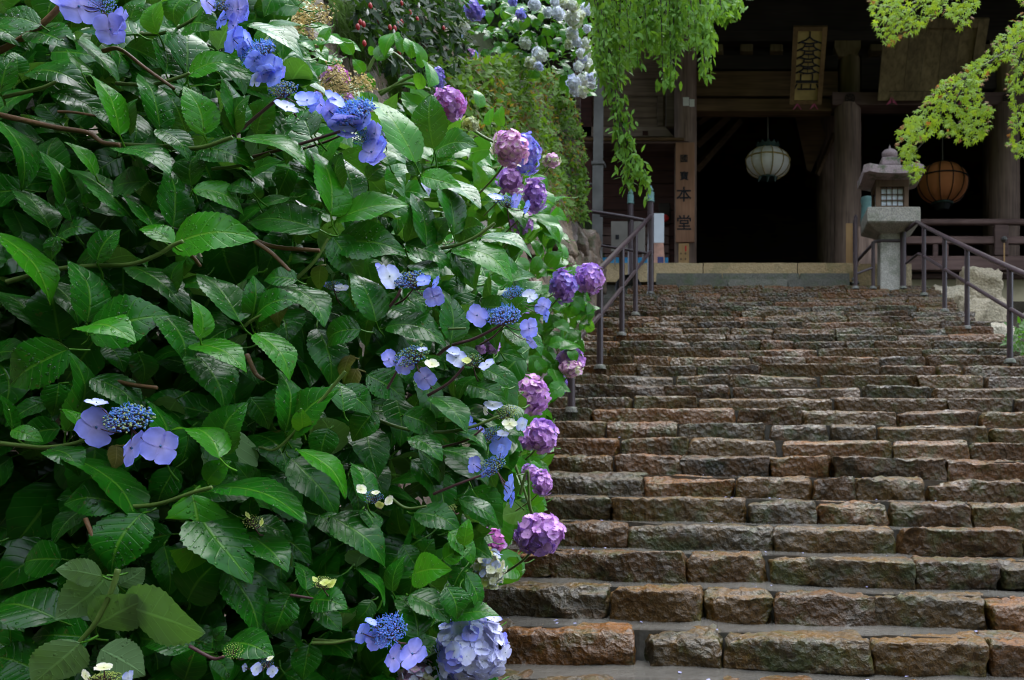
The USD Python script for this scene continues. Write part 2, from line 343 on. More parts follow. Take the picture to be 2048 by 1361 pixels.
# dressed granite steps and the kerb of the landing
def masonry(parent, name, x0, x1, y0, y1, z0, z1, mat, lengths, gap=.008, label=None, r=.01):
    x = x0
    while x < x1 - .02:
        w = min(rng.uniform(*lengths), x1 - x)
        if x1 - x - w < .25: w = x1 - x
        nx = max(2, int(w / .07)); base, faces = cube_grid(min(nx, 20), 4, 3)
        half = np.array([(w - gap) / 2, (y1 - y0) / 2, (z1 - z0) / 2]); q = base * half; c = np.clip(q, -(half - r), half - r); e = q - c
        L = np.linalg.norm(e, axis=1, keepdims=True); q = c + np.where(L > 1e-9, e / np.maximum(L, 1e-9) * r, 0)
        q = q + np.array([x + w / 2, (y0 + y1) / 2, (z0 + z1) / 2]); q += (meshkit.fbm(q * 11, 3, 4)[:, None] - .5) * .012
        put(parent, name, (q, faces), mat, 40); x += w
landing = thing('stone_landing', 'pale granite kerb and two dressed steps in front of the hall', 'landing', kind='structure')
masonry(landing, 'step_block', -1.30, 1.62, 13.55, 13.95, 2.62, 2.985, 'dark_granite', (.8, 1.5))
masonry(landing, 'step_block', -1.34, 1.66, 13.90, 14.32, 2.95, 3.155, 'dark_granite', (.7, 1.3))
masonry(landing, 'kerb_stone', -2.3, 1.78, 14.28, 14.75, 3.10, 3.405, 'kerb_granite', (1.0, 1.9))
masonry(landing, 'kerb_stone', 1.80, 2.62, 13.9, 14.5, 2.84, 3.30, 'kerb_granite', (.3, .5))
put(landing, 'landing_slab', bx(-4.2, 1.8, 14.76, 17.0, 3.0, 3.392), 'dark_granite')
put(landing, 'foundation_fill', bx(-2.3, 1.75, 14.4, 14.75, 2.5, 3.08), 'dark_granite')
put(landing, 'gutter_mouth', lathe([(.0, 0), (.13, 0), (.15, .02), (.15, .5), (.12, .5), (.12, .03), (0, .03)], (0, 0, 0), 20)[0] @ np.array([[1, 0, 0], [0, 0, 1], [0, -1, 0]]) + np.array([-1.72, 13.7, 2.83]), 'pvc_black', True) if False else None
gut = lathe([(.20, .0), (.20, .5), (.16, .5), (.16, .02), (.20, 0)], (0, 0, 0), 20)
put(landing, 'gutter_mouth', (gut[0] @ np.array([[1, 0, 0], [0, 0, 1], [0, 1, 0.]]) + np.array([-1.70, 13.4, 2.82]), gut[1]), 'pvc_black', True)
put(landing, 'gutter_bed', bx(-2.2, -1.36, 13.3, 13.9, 2.4, 2.66), 'dark_granite')

# pale boulders of the platform under the veranda, right of the stairs
plat = thing('boulder_base', 'pale boulder base of the hall platform right of the stairs', 'stone base', kind='structure')
for (px, py, d, w, h) in [(1905, 592, 13.5, .52, .42), (1880, 626, 13.2, .34, .26), (1965, 580, 13.6, .62, .62), (1935, 615, 13.3, .30, .34), (1975, 640, 12.6, .60, .66), (2000, 668, 11.6, .40, .34), (1938, 655, 12.2, .35, .22), (2095, 660, 12.7, .60, .6), (2120, 600, 13.6, .6, .5), (2130, 720, 11.9, .6, .6)]:
    v, f = stone(w, .6, h, .05, rng, rough=.030, facets=4, warp=.07, round_=.05, top_flat=False)
    put(plat, 'boulder', (v + P(px, py, d) + np.array([0, .25, 0]), f), 'pale_stone', 40)
put(plat, 'plaster_band', bx(2.70, 11.0, 15.55, 15.9, 2.8, 3.50), 'plaster')
put(plat, 'earth_fill', bx(2.95, 11.0, 13.9, 15.6, 2.2, 2.72), 'soil')

# ---------------------------------------------------------------- retaining wall on the left
def wall_x(y): return -1.62 - .085 * np.maximum(np.asarray(y) - 8.0, 0)
def wall_top(y): return 3.35 + .0 * np.asarray(y)
wall = thing('retaining_wall', 'battered wall of rough brown boulders along the left of the stairs', 'stone wall')
y = 1.2
while y < 12.95:
    cw = rng.uniform(.30, .52); z = ground_z(y) - .25; ztop = 3.38
    if y + cw > 12.95: cw = 12.95 - y + .05
    while z < ztop - .1:
        hh = min(rng.uniform(.28, .62), max(ztop - z, .25)); yy = y + cw / 2 + rng.normal(0, .05)
        v, f = stone(cw * 1.04 - .02, .5, hh - .015, .045, rng, rough=.03, facets=3, warp=.12, round_=.05, top_flat=False)
        # turn the face (-y) towards +x, lean back
        t = v.copy(); v = np.stack([-t[:, 1], t[:, 0], t[:, 2]], 1)
        zc = z + hh / 2; b = zc - ground_z(yy)
        v[:, 0] -= .2 * v[:, 2]
        v = v + np.array([float(wall_x(yy)) - .2 * max(b, -.2) - .25 + rng.normal(0, .025), yy, zc])
        put(wall, 'stone', (v, f), 'wall_stone', 40); z += hh
    y += cw
yy = np.linspace(0.5, 12.9, 14)
bv = []
for q in yy:
    g = ground_z(q) - .5; bv += [(float(wall_x(q)) - .25, q, g), (float(wall_x(q)) - .25 - .2 * (3.3 - g), q, 3.3)]
put(wall, 'earth_backing', (np.array(bv), np.array([t for i in range(13) for t in ((2 * i, 2 * i + 2, 2 * i + 3), (2 * i, 2 * i + 3, 2 * i + 1))])), 'soil')
for (px, py, d, w, h) in [(1180, 497, 12.7, .26, .46), (1187, 545, 12.6, .22, .42), (1168, 540, 12.2, .25, .5), (1195, 560, 12.9, .2, .4)]:
    v, f = stone(w, .4, h, .04, rng, rough=.02, facets=3, round_=.04); put(wall, 'stone', (v + P(px, py, d), f), 'wall_stone', 40)

def hill(X, Y):
    top = 3.3 + np.clip(-(X + 1.9), 0, 30) * .8 + np.clip(Y - 9, 0, 30) * .55 * np.clip(-(X + 2.7), 0, 1)
    p = np.stack([X, Y, X * 0], -1); return top + (meshkit.fbm(p * .7, 4, 9) - .5) * .8 * np.clip(-(X + 2.4), 0, 1)
v, f = sheet(-40, -2.35, -25, 16.0, 60, 60, hill)
def valley(X, Y):
    r = np.hypot(X - 2, Y - 3); p = np.stack([X, Y, X * 0], -1)
    return -7 + np.clip(r - 9, 0, 40) * 1.4 + (meshkit.fbm(p * .35, 4, 19) - .5) * 5
vx_, vf_ = sheet(-45, 60, -55, -5.5, 70, 50, valley)
put(None, 'wooded_slope', (vx_, vf_), 'shade_slope_cover', True, kind='structure', label='unseen dark slope added to block light across the valley below the stairs')  # added out of view, steepened to cut light from behind the camera
put(None, 'hillside', (v, f), 'moss_soil', True, kind='structure', label='dark mossy hillside above the retaining wall')

# ---------------------------------------------------------------- hand rails
def rail(name, label, posts, tops, lows, finials=(), pr=.030, rr=.027, extra=()):
    t = thing(name, label, 'hand rail')
    for (x, d, z0, z1) in posts:
        put(t, 'post', tube([(x, d, z0), (x, d, z1)], pr if (x, d) not in finials else .046, 12), 'rail_paint', 30)
        m = lathe([(0, .03), (.04, .022), (.052, .01), (.06, -.02)], (x, d, z0 + .0), 12); put(t, 'footing', m, 'dark_granite', True)
    for pl in tops: put(t, 'top_rail', tube(spline(pl, 5), rr, 12), 'rail_paint', 40)
    for pl in lows: put(t, 'lower_rail', tube(spline(pl, 5), rr * .75, 10), 'rail_paint', 40)
    for (x, d, z) in extra:
        put(t, 'finial', lathe([(0, .145), (.018, .14), (.02, .115), (.036, .10), (.036, .075), (.026, .06), (.05, .05), (.05, -.06), (.055, -.065), (.055, -.085), (.046, -.09)], (x, d, z), 14), 'verdigris', 30)
    return t
g = ground_z
LX = -1.305
lp = [(6.86, .88), (8.24, .88), (9.74, .93), (10.97, .97)]
rail('hand_rail', 'brown steel hand rail up the left edge beside the purple hydrangeas',
     [(LX, d, g(d) - .02, g(d) + h) for d, h in lp] + [(LX, 12.79, 2.62, 3.94), (-1.74, 14.0, 3.1, 4.28)],
     [[(LX, d, g(d) + h) for d, h in [(4.2, .88)] + lp] + [(LX, 12.75, 3.70)], [(LX - .03, 12.79, 3.64), (-1.65, 12.9, 3.73), (-2.18, 13.0, 3.84)], [(-1.74, 13.95, 4.02), (-2.2, 13.9, 4.05)]],
     [[(LX, d, g(d) + h * .52) for d, h in [(4.2, .88)] + lp] + [(LX, 12.75, 3.20)], [(LX - .03, 12.79, 3.18), (-1.7, 12.9, 3.27), (-2.15, 13.0, 3.36)]],
     finials=((LX, 12.79), (-1.74, 14.0)), extra=[(LX, 12.79, 4.0), (-1.74, 14.0, 4.34)])
RX = 2.52
rp = [(6.6, .86), (8.48, .86), (10.1, .88), (11.22, .9), (12.5, .93)]
rail('hand_rail', 'brown steel hand rail down the right edge in front of the veranda',
     [(RX, d, g(d) - .02, g(d) + h) for d, h in rp] + [(2.37, 13.28, 2.80, 3.80)],
     [[(RX, d, g(d) + h) for d, h in [(4.5, .86)] + rp] + [(RX, 13.0, g(13.0) + .95)], [(RX, 13.0, g(13.0) + .95), (2.40, 13.2, 3.62)]],
     [[(RX, d, g(d) + h * .55) for d, h in [(4.5, .86)] + rp] + [(RX, 12.9, g(12.9) + .5)], [(RX, 12.9, g(12.9) + .5), (2.40, 13.2, 3.14)]],
     finials=((2.37, 13.28),), extra=[(2.37, 13.28, 3.84)])
rail('hand_rail', 'small brown steel hand rail on the dressed steps left of the stone lantern',
     [(1.66, 13.2, 2.78, 3.82), (1.73, 13.75, 2.98, 3.98), (1.78, 14.3, 3.15, 4.05), (1.93, 13.3, 2.8, 3.48)],
     [[(1.66, 13.2, 3.80), (1.67, 13.3, 3.85), (1.73, 13.75, 3.98), (1.78, 14.3, 4.05)], [(1.93, 13.3, 3.46), (2.0, 13.3, 3.49), (2.33, 13.29, 3.49)], [(1.73, 13.7, 3.28), (1.93, 13.3, 3.45)]],
     [[(1.66, 13.2, 3.30), (1.73, 13.75, 3.45), (1.78, 14.3, 3.56)], [(1.66, 13.2, 2.98), (1.93, 13.3, 3.10)]], pr=.028, rr=.025)

# ---------------------------------------------------------------- stone lantern
lan = thing('stone_lantern', 'granite garden lantern with papered lattice window beside the right rail', 'stone lantern')
lx, ly = 2.20, 13.45
def frustum(h0, z0, h1, z1, cx=lx, cy=ly):
    return hull([(cx + sx * h, cy + sy * h, z) for h, z in ((h0, z0), (h1, z1)) for sx in (-1, 1) for sy in (-1, 1)])
put(lan, 'shaft', bx(lx - .165, lx + .165, ly - .165, ly + .165, 2.75, 3.66, .015), 'lantern_granite')
put(lan, 'platform', hull([(lx + sx * h, ly + sy * h, z) for h, z in ((.19, 3.60), (.37, 3.70), (.385, 3.72), (.385, 3.915), (.37, 3.93)) for sx in (-1, 1) for sy in (-1, 1)]), 'lantern_granite')
put(lan, 'fire_box_sill', bx(lx - .25, lx + .25, ly - .25, ly + .25, 3.93, 3.975, .006), 'window_wood')
for sx in (-1, 1):
    for sy in (-1, 1):
        put(lan, 'fire_box_post', bx(lx + sx * .205 - .035, lx + sx * .205 + .035, ly + sy * .205 - .035, ly + sy * .205 + .035, 3.975, 4.36, .005), 'window_wood')
put(lan, 'fire_box_lintel', bx(lx - .245, lx + .245, ly - .245, ly + .245, 4.265, 4.37, .006), 'window_wood')
put(lan, 'paper_pane', bx(lx - .17, lx + .17, ly - .195, ly - .19, 3.98, 4.262, .001), 'white_board')
put(lan, 'paper_pane', bx(lx - .195, lx - .19, ly - .17, ly + .17, 3.98, 4.262, .001), 'white_board')
put(lan, 'back_board', bx(lx - .17, lx + .2, ly + .18, ly + .2, 3.98, 4.262, .001), 'window_wood')
for k in range(5): put(lan, 'lattice_bar', bx(lx - .168 + k * .082, lx - .168 + k * .082 + .012, ly - .212, ly - .198, 3.98, 4.262, .001), 'window_wood')
for k in range(4): put(lan, 'lattice_bar', bx(lx - .168, lx + .168, ly - .215, ly - .200, 3.985 + k * .085, 3.997 + k * .085, .001), 'window_wood')
rv, rf, M = [], [], 32
prof = [(.15, 4.62), (.20, 4.59), (.27, 4.56), (.36, 4.53), (.435, 4.515), (.44, 4.50), (.435, 4.40), (.41, 4.395), (.24, 4.36), (.001, 4.36)]
for (h, z) in [(.001, 4.62)] + prof:
    for j in range(M):
        a = (j + .5) / M * 2 * math.pi; c, s = math.cos(a), math.sin(a); k = 1 / max(abs(c), abs(s)); corner = (k - 1) / .41
        rv.append((lx + h * c * k, ly + h * s * k, z + .06 * corner ** 2 * max(0, (h - .15) / .29) ** 1.5))
for i in range(len(prof)):
    for j in range(M):
        k = (j + 1) % M; rf += [(i * M + j, (i + 1) * M + j, (i + 1) * M + k), (i * M + j, (i + 1) * M + k, i * M + k)]
put(lan, 'roof', (np.array(rv), np.array(rf)), 'lantern_roof_stone', 35)
put(lan, 'finial_base', bx(lx - .14, lx + .14, ly - .14, ly + .14, 4.615, 4.745, .02), 'lantern_roof_stone')
put(lan, 'jewel', lathe([(.0, 4.985), (.007, 4.95), (.024, 4.905), (.08, 4.885), (.115, 4.85), (.12, 4.815), (.10, 4.775), (.088, 4.765), (.12, 4.755), (.12, 4.745)], (lx, ly, 0), 20), 'lantern_roof_stone', 40)
# ---------------------------------------------------------------- the hall
FD = 16.5                                                  # depth of the pillar line
hall = thing('temple_hall', 'old dark timber temple hall with open bays at the top of the stairs', 'temple hall')
def cyl(px, r, z0, z1, d): x = (px - CX) / F * d; return lathe([(0, z1), (r * .93, z1), (r, z1 - .06), (r * 1.03, (z0 + z1) / 2), (r, z0), (0, z0)], (x, d, 0), 28)
put(hall, 'pillar', cyl(1371, .20, 3.39, 9.0, FD), 'pillar_wood', 40)
put(hall, 'pillar', cyl(1695, .245, 3.39, 6.80, FD), 'pillar_wood', 40)
put(hall, 'pillar', cyl(2009, .265, 3.39, 6.80, FD), 'pillar_wood', 40)
put(hall, 'pillar', cyl(1699, .20, 6.98, 7.85, FD + .35), 'plaque_wood', 40, label='shorter upper pillar above the beam')
put(hall, 'pillar', cyl(2009, .20, 6.98, 7.85, FD + .35), 'plaque_wood', 40, label='shorter upper pillar above the beam')
for px in (1652, 1985): put(hall, 'inner_pillar', cyl(px, .20, 3.39, 8.4, 19.5), 'pillar_wood', 40)
for px in (1697, 2009):
    x = (px - CX) / F * FD
    put(hall, 'capital', hull([(x + sx * h, FD + .35 + sy * h, z) for h, z in ((.17, 7.80), (.24, 7.93), (.24, 8.06)) for sx in (-1, 1) for sy in (-1, 1)]), 'plaque_wood')
put(hall, 'lintel', fr(1386, 1664, 197, 222, FD - .02, .30), 'beam_wood')
put(hall, 'lintel', fr(1664, 2300, 184, 210, FD - .20, .40), 'rail_wood', label='redder lintel carrying round crests')
put(hall, 'beam', fr(1386, 1676, 142, 192, FD + .08, .25), 'beam_wood')
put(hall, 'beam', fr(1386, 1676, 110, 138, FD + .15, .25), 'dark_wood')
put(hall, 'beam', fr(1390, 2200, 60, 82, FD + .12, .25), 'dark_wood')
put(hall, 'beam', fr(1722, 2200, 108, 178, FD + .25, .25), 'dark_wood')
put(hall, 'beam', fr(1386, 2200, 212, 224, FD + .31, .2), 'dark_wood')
for px in (1700, 2016):                                     # crests on the lintel
    c = P(px, 197, FD - .21)
    ring = tube([c + .085 * np.array([math.cos(a), 0, math.sin(a)]) for a in np.linspace(0, 2 * math.pi, 25)], .010, 6, False)
    petals = [tube([c + r * np.array([math.cos(a), 0, math.sin(a)]) for r in (.02, .07)], .014, 6) for a in np.linspace(0, 2 * math.pi, 9)[:-1]]
    put(hall, 'crest', cat([ring] + petals), 'dark_wood', 40)
for i, px in enumerate((1420, 1480, 1540, 1740, 1960)):
    put(hall, 'bracket_block', fr(px, px + 26, 88, 102, FD + .0, .3), 'plaque_wood')
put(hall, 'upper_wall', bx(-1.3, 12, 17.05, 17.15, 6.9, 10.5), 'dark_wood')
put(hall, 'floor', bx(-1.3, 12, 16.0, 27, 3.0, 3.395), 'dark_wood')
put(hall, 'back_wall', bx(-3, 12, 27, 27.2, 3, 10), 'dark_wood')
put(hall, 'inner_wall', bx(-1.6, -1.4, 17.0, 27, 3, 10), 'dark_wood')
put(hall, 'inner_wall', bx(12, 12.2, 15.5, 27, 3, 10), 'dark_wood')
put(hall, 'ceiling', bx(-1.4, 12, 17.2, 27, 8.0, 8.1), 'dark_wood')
# braces seen inside the open bay
for k, (a, b, w) in enumerate([((1396, 246), (1425, 226), .07), ((1392, 290), (1455, 232), .10), ((1392, 340), (1480, 240), .09)]):
    put(hall, 'brace', tube([P(*a, 18.2 + .3 * k), P(*b, 18.2 + .3 * k)], w, 4), 'beam_wood')
bd = [P(x, y, 18.4) for x, y in ((1588, 222), (1634, 222), (1652, 276), (1622, 344), (1614, 340))]
put(hall, 'hanging_board', hull(bd + [q + np.array([0, .08, 0]) for q in bd]), 'beam_wood')
put(hall, 'brace', tube([P(1634, 350, 18.3), P(1668, 268, 18.3)], .055, 4), 'beam_wood')
# left bay: framed shutter above, dark red plank wall below
sh = thing('shutter', parent=hall)
b0 = [fr(1150, 1330, y0, y1, FD + .10, .05, .01) for y0, y1 in ((60, 93), (94, 127), (128, 158), (159, 193), (194, 212), (213, 236), (237, 254))]
for b in b0: put(sh, 'plank', b, 'panel_wood')
put(sh, 'stile', fr(1331, 1349, 30, 254, FD + .02, .12), 'panel_frame_wood')
put(sh, 'stile', fr(1314, 1327, 192, 253, FD + .07, .06), 'panel_wood')
a_, b_, c_, d_ = P(1140, 273, FD), P(1347, 273, FD), P(1331, 254, FD), P(1140, 254, FD)
put(sh, 'bottom_rail', hull([q + np.array([0, o, 0]) for q in (a_, b_, c_, d_) for o in (0, .14)]), 'panel_frame_wood')
put(sh, 'latch', fr(1285, 1296, 262, 271, FD - .012, .01, .003), 'red_wood')
put(hall, 'sill_beam', fr(1140, 1369, 275, 281, FD - .28, .5), 'beam_wood')
put(hall, 'sill_beam', fr(1140, 1378, 282, 287, FD - .24, .4), 'rail_wood')
for k in range(9):
    put(hall, 'wall_plank', fr(1140, 1349, 289 + 26.5 * k, 289 + 26.5 * k + 25.5, FD + .35, .05, .006), 'red_wood')
for k in range(4):
    put(hall, 'low_plank', fr(1140, 1338, 455 + 18 * k, 455 + 18 * k + 16, FD + .22, .05, .006), 'rail_wood')
put(hall, 'corner_post', fr(1160, 1184, 20, 530, FD + .0, .2), 'red_wood')
put(hall, 'paper_slip', fr(1366, 1378, 195, 212, FD - .215, .004, .0005), 'white_paper')
put(hall, 'paper_slip', fr(1379, 1389, 199, 214, FD - .205, .004, .0005), 'white_paper')
# eaves: roof slab, rafters, purlin
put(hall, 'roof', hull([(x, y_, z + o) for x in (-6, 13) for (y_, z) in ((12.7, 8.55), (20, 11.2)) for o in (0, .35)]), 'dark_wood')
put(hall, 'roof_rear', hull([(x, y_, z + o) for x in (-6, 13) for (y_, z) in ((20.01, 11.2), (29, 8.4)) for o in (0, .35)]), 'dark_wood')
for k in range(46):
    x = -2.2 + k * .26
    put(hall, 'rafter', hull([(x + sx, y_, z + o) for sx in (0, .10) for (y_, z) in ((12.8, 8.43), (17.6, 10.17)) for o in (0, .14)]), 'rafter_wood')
put(hall, 'purlin', bx(-3, 12, 15.2, 15.45, 8.75, 9.05), 'dark_wood')
# name plate on the left pillar
def glyph(rings_list, size, depth=.006):
    out = []
    for rings in rings_list:
        e = trimesh.creation.extrude_polygon(sg.Polygon(rings[0], rings[1:]), depth, engine='earcut')
        out.append((np.stack([e.vertices[:, 0] * size / 88, -e.vertices[:, 2] * 1.0, e.vertices[:, 1] * size / 88], 1), e.faces[:, ::-1]))
    return cat(out)
GL = {'國':[[[(0,87),(82,87),(82,0),(73,0),(72,4),(10,4),(8,0),(0,0)],[(39,14),(39,13),(73,13),(73,78),(62,77),(68,72),(66,67),(70,67),(70,60),(50,59),(52,43),(56,47),(58,57),(66,56),(65,49),(58,34),(56,33),(56,30),(62,23),(64,33),(67,33),(69,30),(71,30),(69,19),(65,15),(60,15),(54,18),(51,24),(49,24)],[(49,77),(49,67),(61,67),(61,69),(52,74),(53,78)],[(12,21),(11,28),(33,31),(38,33),(42,33),(42,28),(43,28),(46,31),(42,60),(12,60),(12,67),(41,67),(40,78),(9,77),(9,13),(36,13),(36,16),(32,20),(37,22),(38,25),(15,20)]],[[(15,36),(15,55),(16,56),(39,56),(39,35),(16,35)],[(24,50),(23,41),(31,41),(32,43),(32,49),(30,50)]]],'寶':[[[(0,6),(2,8),(19,11),(19,13),(13,13),(13,46),(14,48),(5,47),(4,54),(5,55),(20,55),(21,57),(20,59),(9,59),(9,65),(20,65),(21,67),(9,67),(8,70),(2,70),(2,85),(39,85),(37,90),(42,92),(46,92),(49,88),(49,85),(86,85),(86,70),(79,70),(78,67),(66,66),(67,65),(83,65),(84,64),(84,59),(81,59),(81,49),(75,48),(75,46),(77,46),(77,14),(72,12),(72,11),(86,7),(87,5),(84,2),(79,0),(59,8),(51,9),(50,13),(37,13),(37,10),(34,8),(6,0)],[(58,77),(56,73),(77,74),(76,77)],[(66,57),(67,54),(73,54),(73,59),(67,59)],[(22,20),(66,19),(67,21),(23,22)],[(22,29),(66,28),(67,30),(23,31)],[(22,38),(66,37),(67,39),(23,40)],[(52,67),(51,65),(57,65),(58,66)],[(52,55),(58,54),(58,59),(52,59)],[(41,74),(42,68),(47,72),(49,77),(11,76),(12,74)],[(22,49),(21,47),(45,47),(44,59),(29,59),(30,56),(41,57),(42,56),(41,50)],[(30,65),(42,64),(42,66),(40,67),(29,66)]]],'本':[[[(0,22),(1,25),(7,28),(16,37),(30,60),(29,62),(2,62),(3,71),(40,71),(40,91),(50,91),(50,71),(88,71),(88,62),(59,61),(65,49),(74,39),(74,37),(85,27),(90,25),(90,22),(85,18),(85,16),(83,16),(76,23),(73,24),(72,19),(50,19),(50,1),(41,0),(40,1),(40,19),(18,19),(18,25),(17,25),(11,19),(5,16)],[(50,29),(69,29),(58,43),(52,57),(51,57)],[(21,29),(21,28),(40,28),(40,58),(38,58),(35,49)]]],'堂':[[[(1,0),(0,8),(38,8),(38,18),(9,18),(9,26),(38,26),(38,34),(16,34),(16,59),(70,59),(71,58),(71,35),(70,34),(47,34),(47,27),(49,26),(79,26),(79,19),(78,18),(47,18),(47,9),(49,8),(86,8),(86,0)],[(24,43),(62,42),(62,51),(24,51)]],[[(1,73),(16,73),(14,79),(10,83),(10,85),(14,87),(18,87),(22,83),(27,73),(38,73),(38,88),(39,89),(47,89),(47,73),(59,73),(66,83),(67,87),(70,88),(77,85),(77,83),(72,78),(70,73),(85,73),(85,50),(76,51),(75,65),(10,65),(10,51),(1,50)]]]}
board = thing('name_board', 'tall brown wooden board with large black characters on the left pillar', 'sign board')
put(board, 'board', fr(1351, 1389, 285, 485, FD - .26, .05, .008), 'sign_wood')
for ch, px, py, s in (('國', 1361, 325, 15), ('寶', 1360, 361, 17), ('本', 1353, 404, 29), ('堂', 1354, 460, 29)):
    v, f = glyph(GL[ch], s / F * (FD - .26)); put(board, 'character', (v + P(px, py, FD - .262), f), 'ink')
tab = thing('notice_board', 'small pale wood notice with a red mark below the name board', 'notice')
put(tab, 'board', fr(1357, 1378, 487, 528, FD - .4, .03, .004), 'new_wood')
put(tab, 'red_mark', fr(1370, 1373, 492, 503, FD - .405, .004, .0005), 'red_paint')
for (px, py) in ((1371, 507), (1371, 518), (1362, 507), (1362, 518)):
    put(tab, 'character', cat([fr(px - 2, px + 2, py - .2, py + .4, FD - .405, .004, .0003), fr(px - .4, px + .4, py - 2, py + 2, FD - .407, .004, .0003), fr(px - 1.6, px + 1.6, py + 1.4, py + 2, FD - .406, .004, .0003)]), 'ink')
strip = put(None, 'wooden_strip', fr(1692, 1711, 447, 527, 15.4, .03, .004), 'new_wood', label='plain pale wooden strip board standing before the right pillar', cat='board')

# hanging plaques
def leaning(px_t, px_b, yt, yb, dt, db):
    tl, tr, br, bl = P(px_t[0], yt, dt), P(px_t[1], yt, dt), P(px_b[1], yb, db), P(px_b[0], yb, db)
    o = tl; ex = (tr - tl); ez = (bl - tl); n = np.cross(ex, ez); n /= np.linalg.norm(n)
    if n[1] > 0: n = -n
    return lambda u, v, w=0.0: o + ex * u + ez * v + n * w
def slab(L, u0, u1, v0, v1, w0, w1): return hull([L(u, v, w) for u in (u0, u1) for v in (v0, v1) for w in (w0, w1)])
pl = thing('hanging_plaque', 'narrow gilt plaque with a pagoda shaped seal script tilted under the eaves', 'plaque')
L = leaning((1587, 1655), (1579, 1647), 53, 208, 15.2, 16.2)
put(pl, 'panel', slab(L, .12, .88, .05, .95, -.03, 0), 'gilt')
for args in ((0, .14, 0, 1), (.86, 1, 0, 1)): put(pl, 'frame_stile', slab(L, *args, -.03, .03), 'plaque_frame_wood')
for args in ((.141, .859, 0, .05), (.141, .859, .95, 1)): put(pl, 'frame_rail', slab(L, *args, -.03, .027), 'plaque_frame_wood')
def stroke(pts, r=.014): return tube([L(u, v, .008) for u, v in pts], r, 5)
st = [stroke([(.5, .06), (.5, .13)])]
tiers = [.13, .245, .345, .445, .53]
for i, v0 in enumerate(tiers):
    w_, w2 = .34, .16
    if i == 0:
        st += [stroke([(.5, v0), (.40, v0 + .035), (.16, v0 + .075)]), stroke([(.5, v0), (.60, v0 + .035), (.86, v0 + .075)])]
    else:
        st += [stroke([(.36, v0), (.32, v0 + .02), (.14, v0 + .058)]), stroke([(.64, v0), (.68, v0 + .02), (.86, v0 + .058)]), stroke([(.36, v0), (.64, v0)])]
    v1 = v0 + (.075 if i == 0 else .055)
    st.append(stroke(spline([(.24, v1 - .012, 0), (.5, v1 + .008, 0), (.76, v1 - .012, 0)], 4)[:, :2]))
    v2 = (tiers + [.60])[i + 1]
    st += [stroke([(.38, v1), (.36, v2)]), stroke([(.62, v1), (.64, v2)])]
    if i: st.append(stroke([(.5, v0), (.5, v1)], .007))
st += [stroke([(.16, .70), (.84, .70)], .026), stroke([(.30, .60), (.30, .70)]), stroke([(.66, .60), (.66, .70)]), stroke([(.2, .73), (.13, .80)]), stroke([(.34, .73), (.34, .80)]), stroke([(.62, .73), (.62, .80)]), stroke([(.8, .73), (.88, .80)]), stroke([(.22, .80), (.78, .80)])]
put(pl, 'seal_script', cat(st), 'ink')
for u in (.24, .76):
    c = L(u, 1.0, .02); put(pl, 'foot_ornament', cat([tube([c, c + np.array([s * .07, -.02, -.10])], [.022, .008], 6) for s in (-1, 1)]), 'pink_paint')
pl2 = thing('hanging_plaque', 'broad weathered brown plaque tilted under the eaves behind the maple', 'plaque')
L = leaning((1770, 1978), (1755, 1966), 36, 200, 15.35, 16.2)
for k in range(5): put(pl2, 'plank', slab(L, .09 + .164 * k, .09 + .164 * k + .162, .10, .90, -.03, .004 * (k % 2)), 'plaque_wood')
for args in ((0, .10, 0, 1), (.90, 1, 0, 1)): put(pl2, 'frame_stile', slab(L, *args, -.03, .05), 'plaque_wood')
for args in ((.101, .899, 0, .11), (.101, .899, .89, 1)): put(pl2, 'frame_rail', slab(L, *args, -.03, .046), 'plaque_wood')
for u in (.13, .85):
    c = L(u, .95, .07); put(pl2, 'foot_ornament', hull([c, c + np.array([-.09, 0, -.15]), c + np.array([0, 0, -.10]), c + np.array([.01, .03, 0])]), 'pink_paint')
    put(pl2, 'foot_ornament', hull([c + np.array([.02, 0, 0]), c + np.array([.12, 0, -.15]), c + np.array([.025, 0, -.10]), c + np.array([.02, .03, 0])]), 'pink_paint')

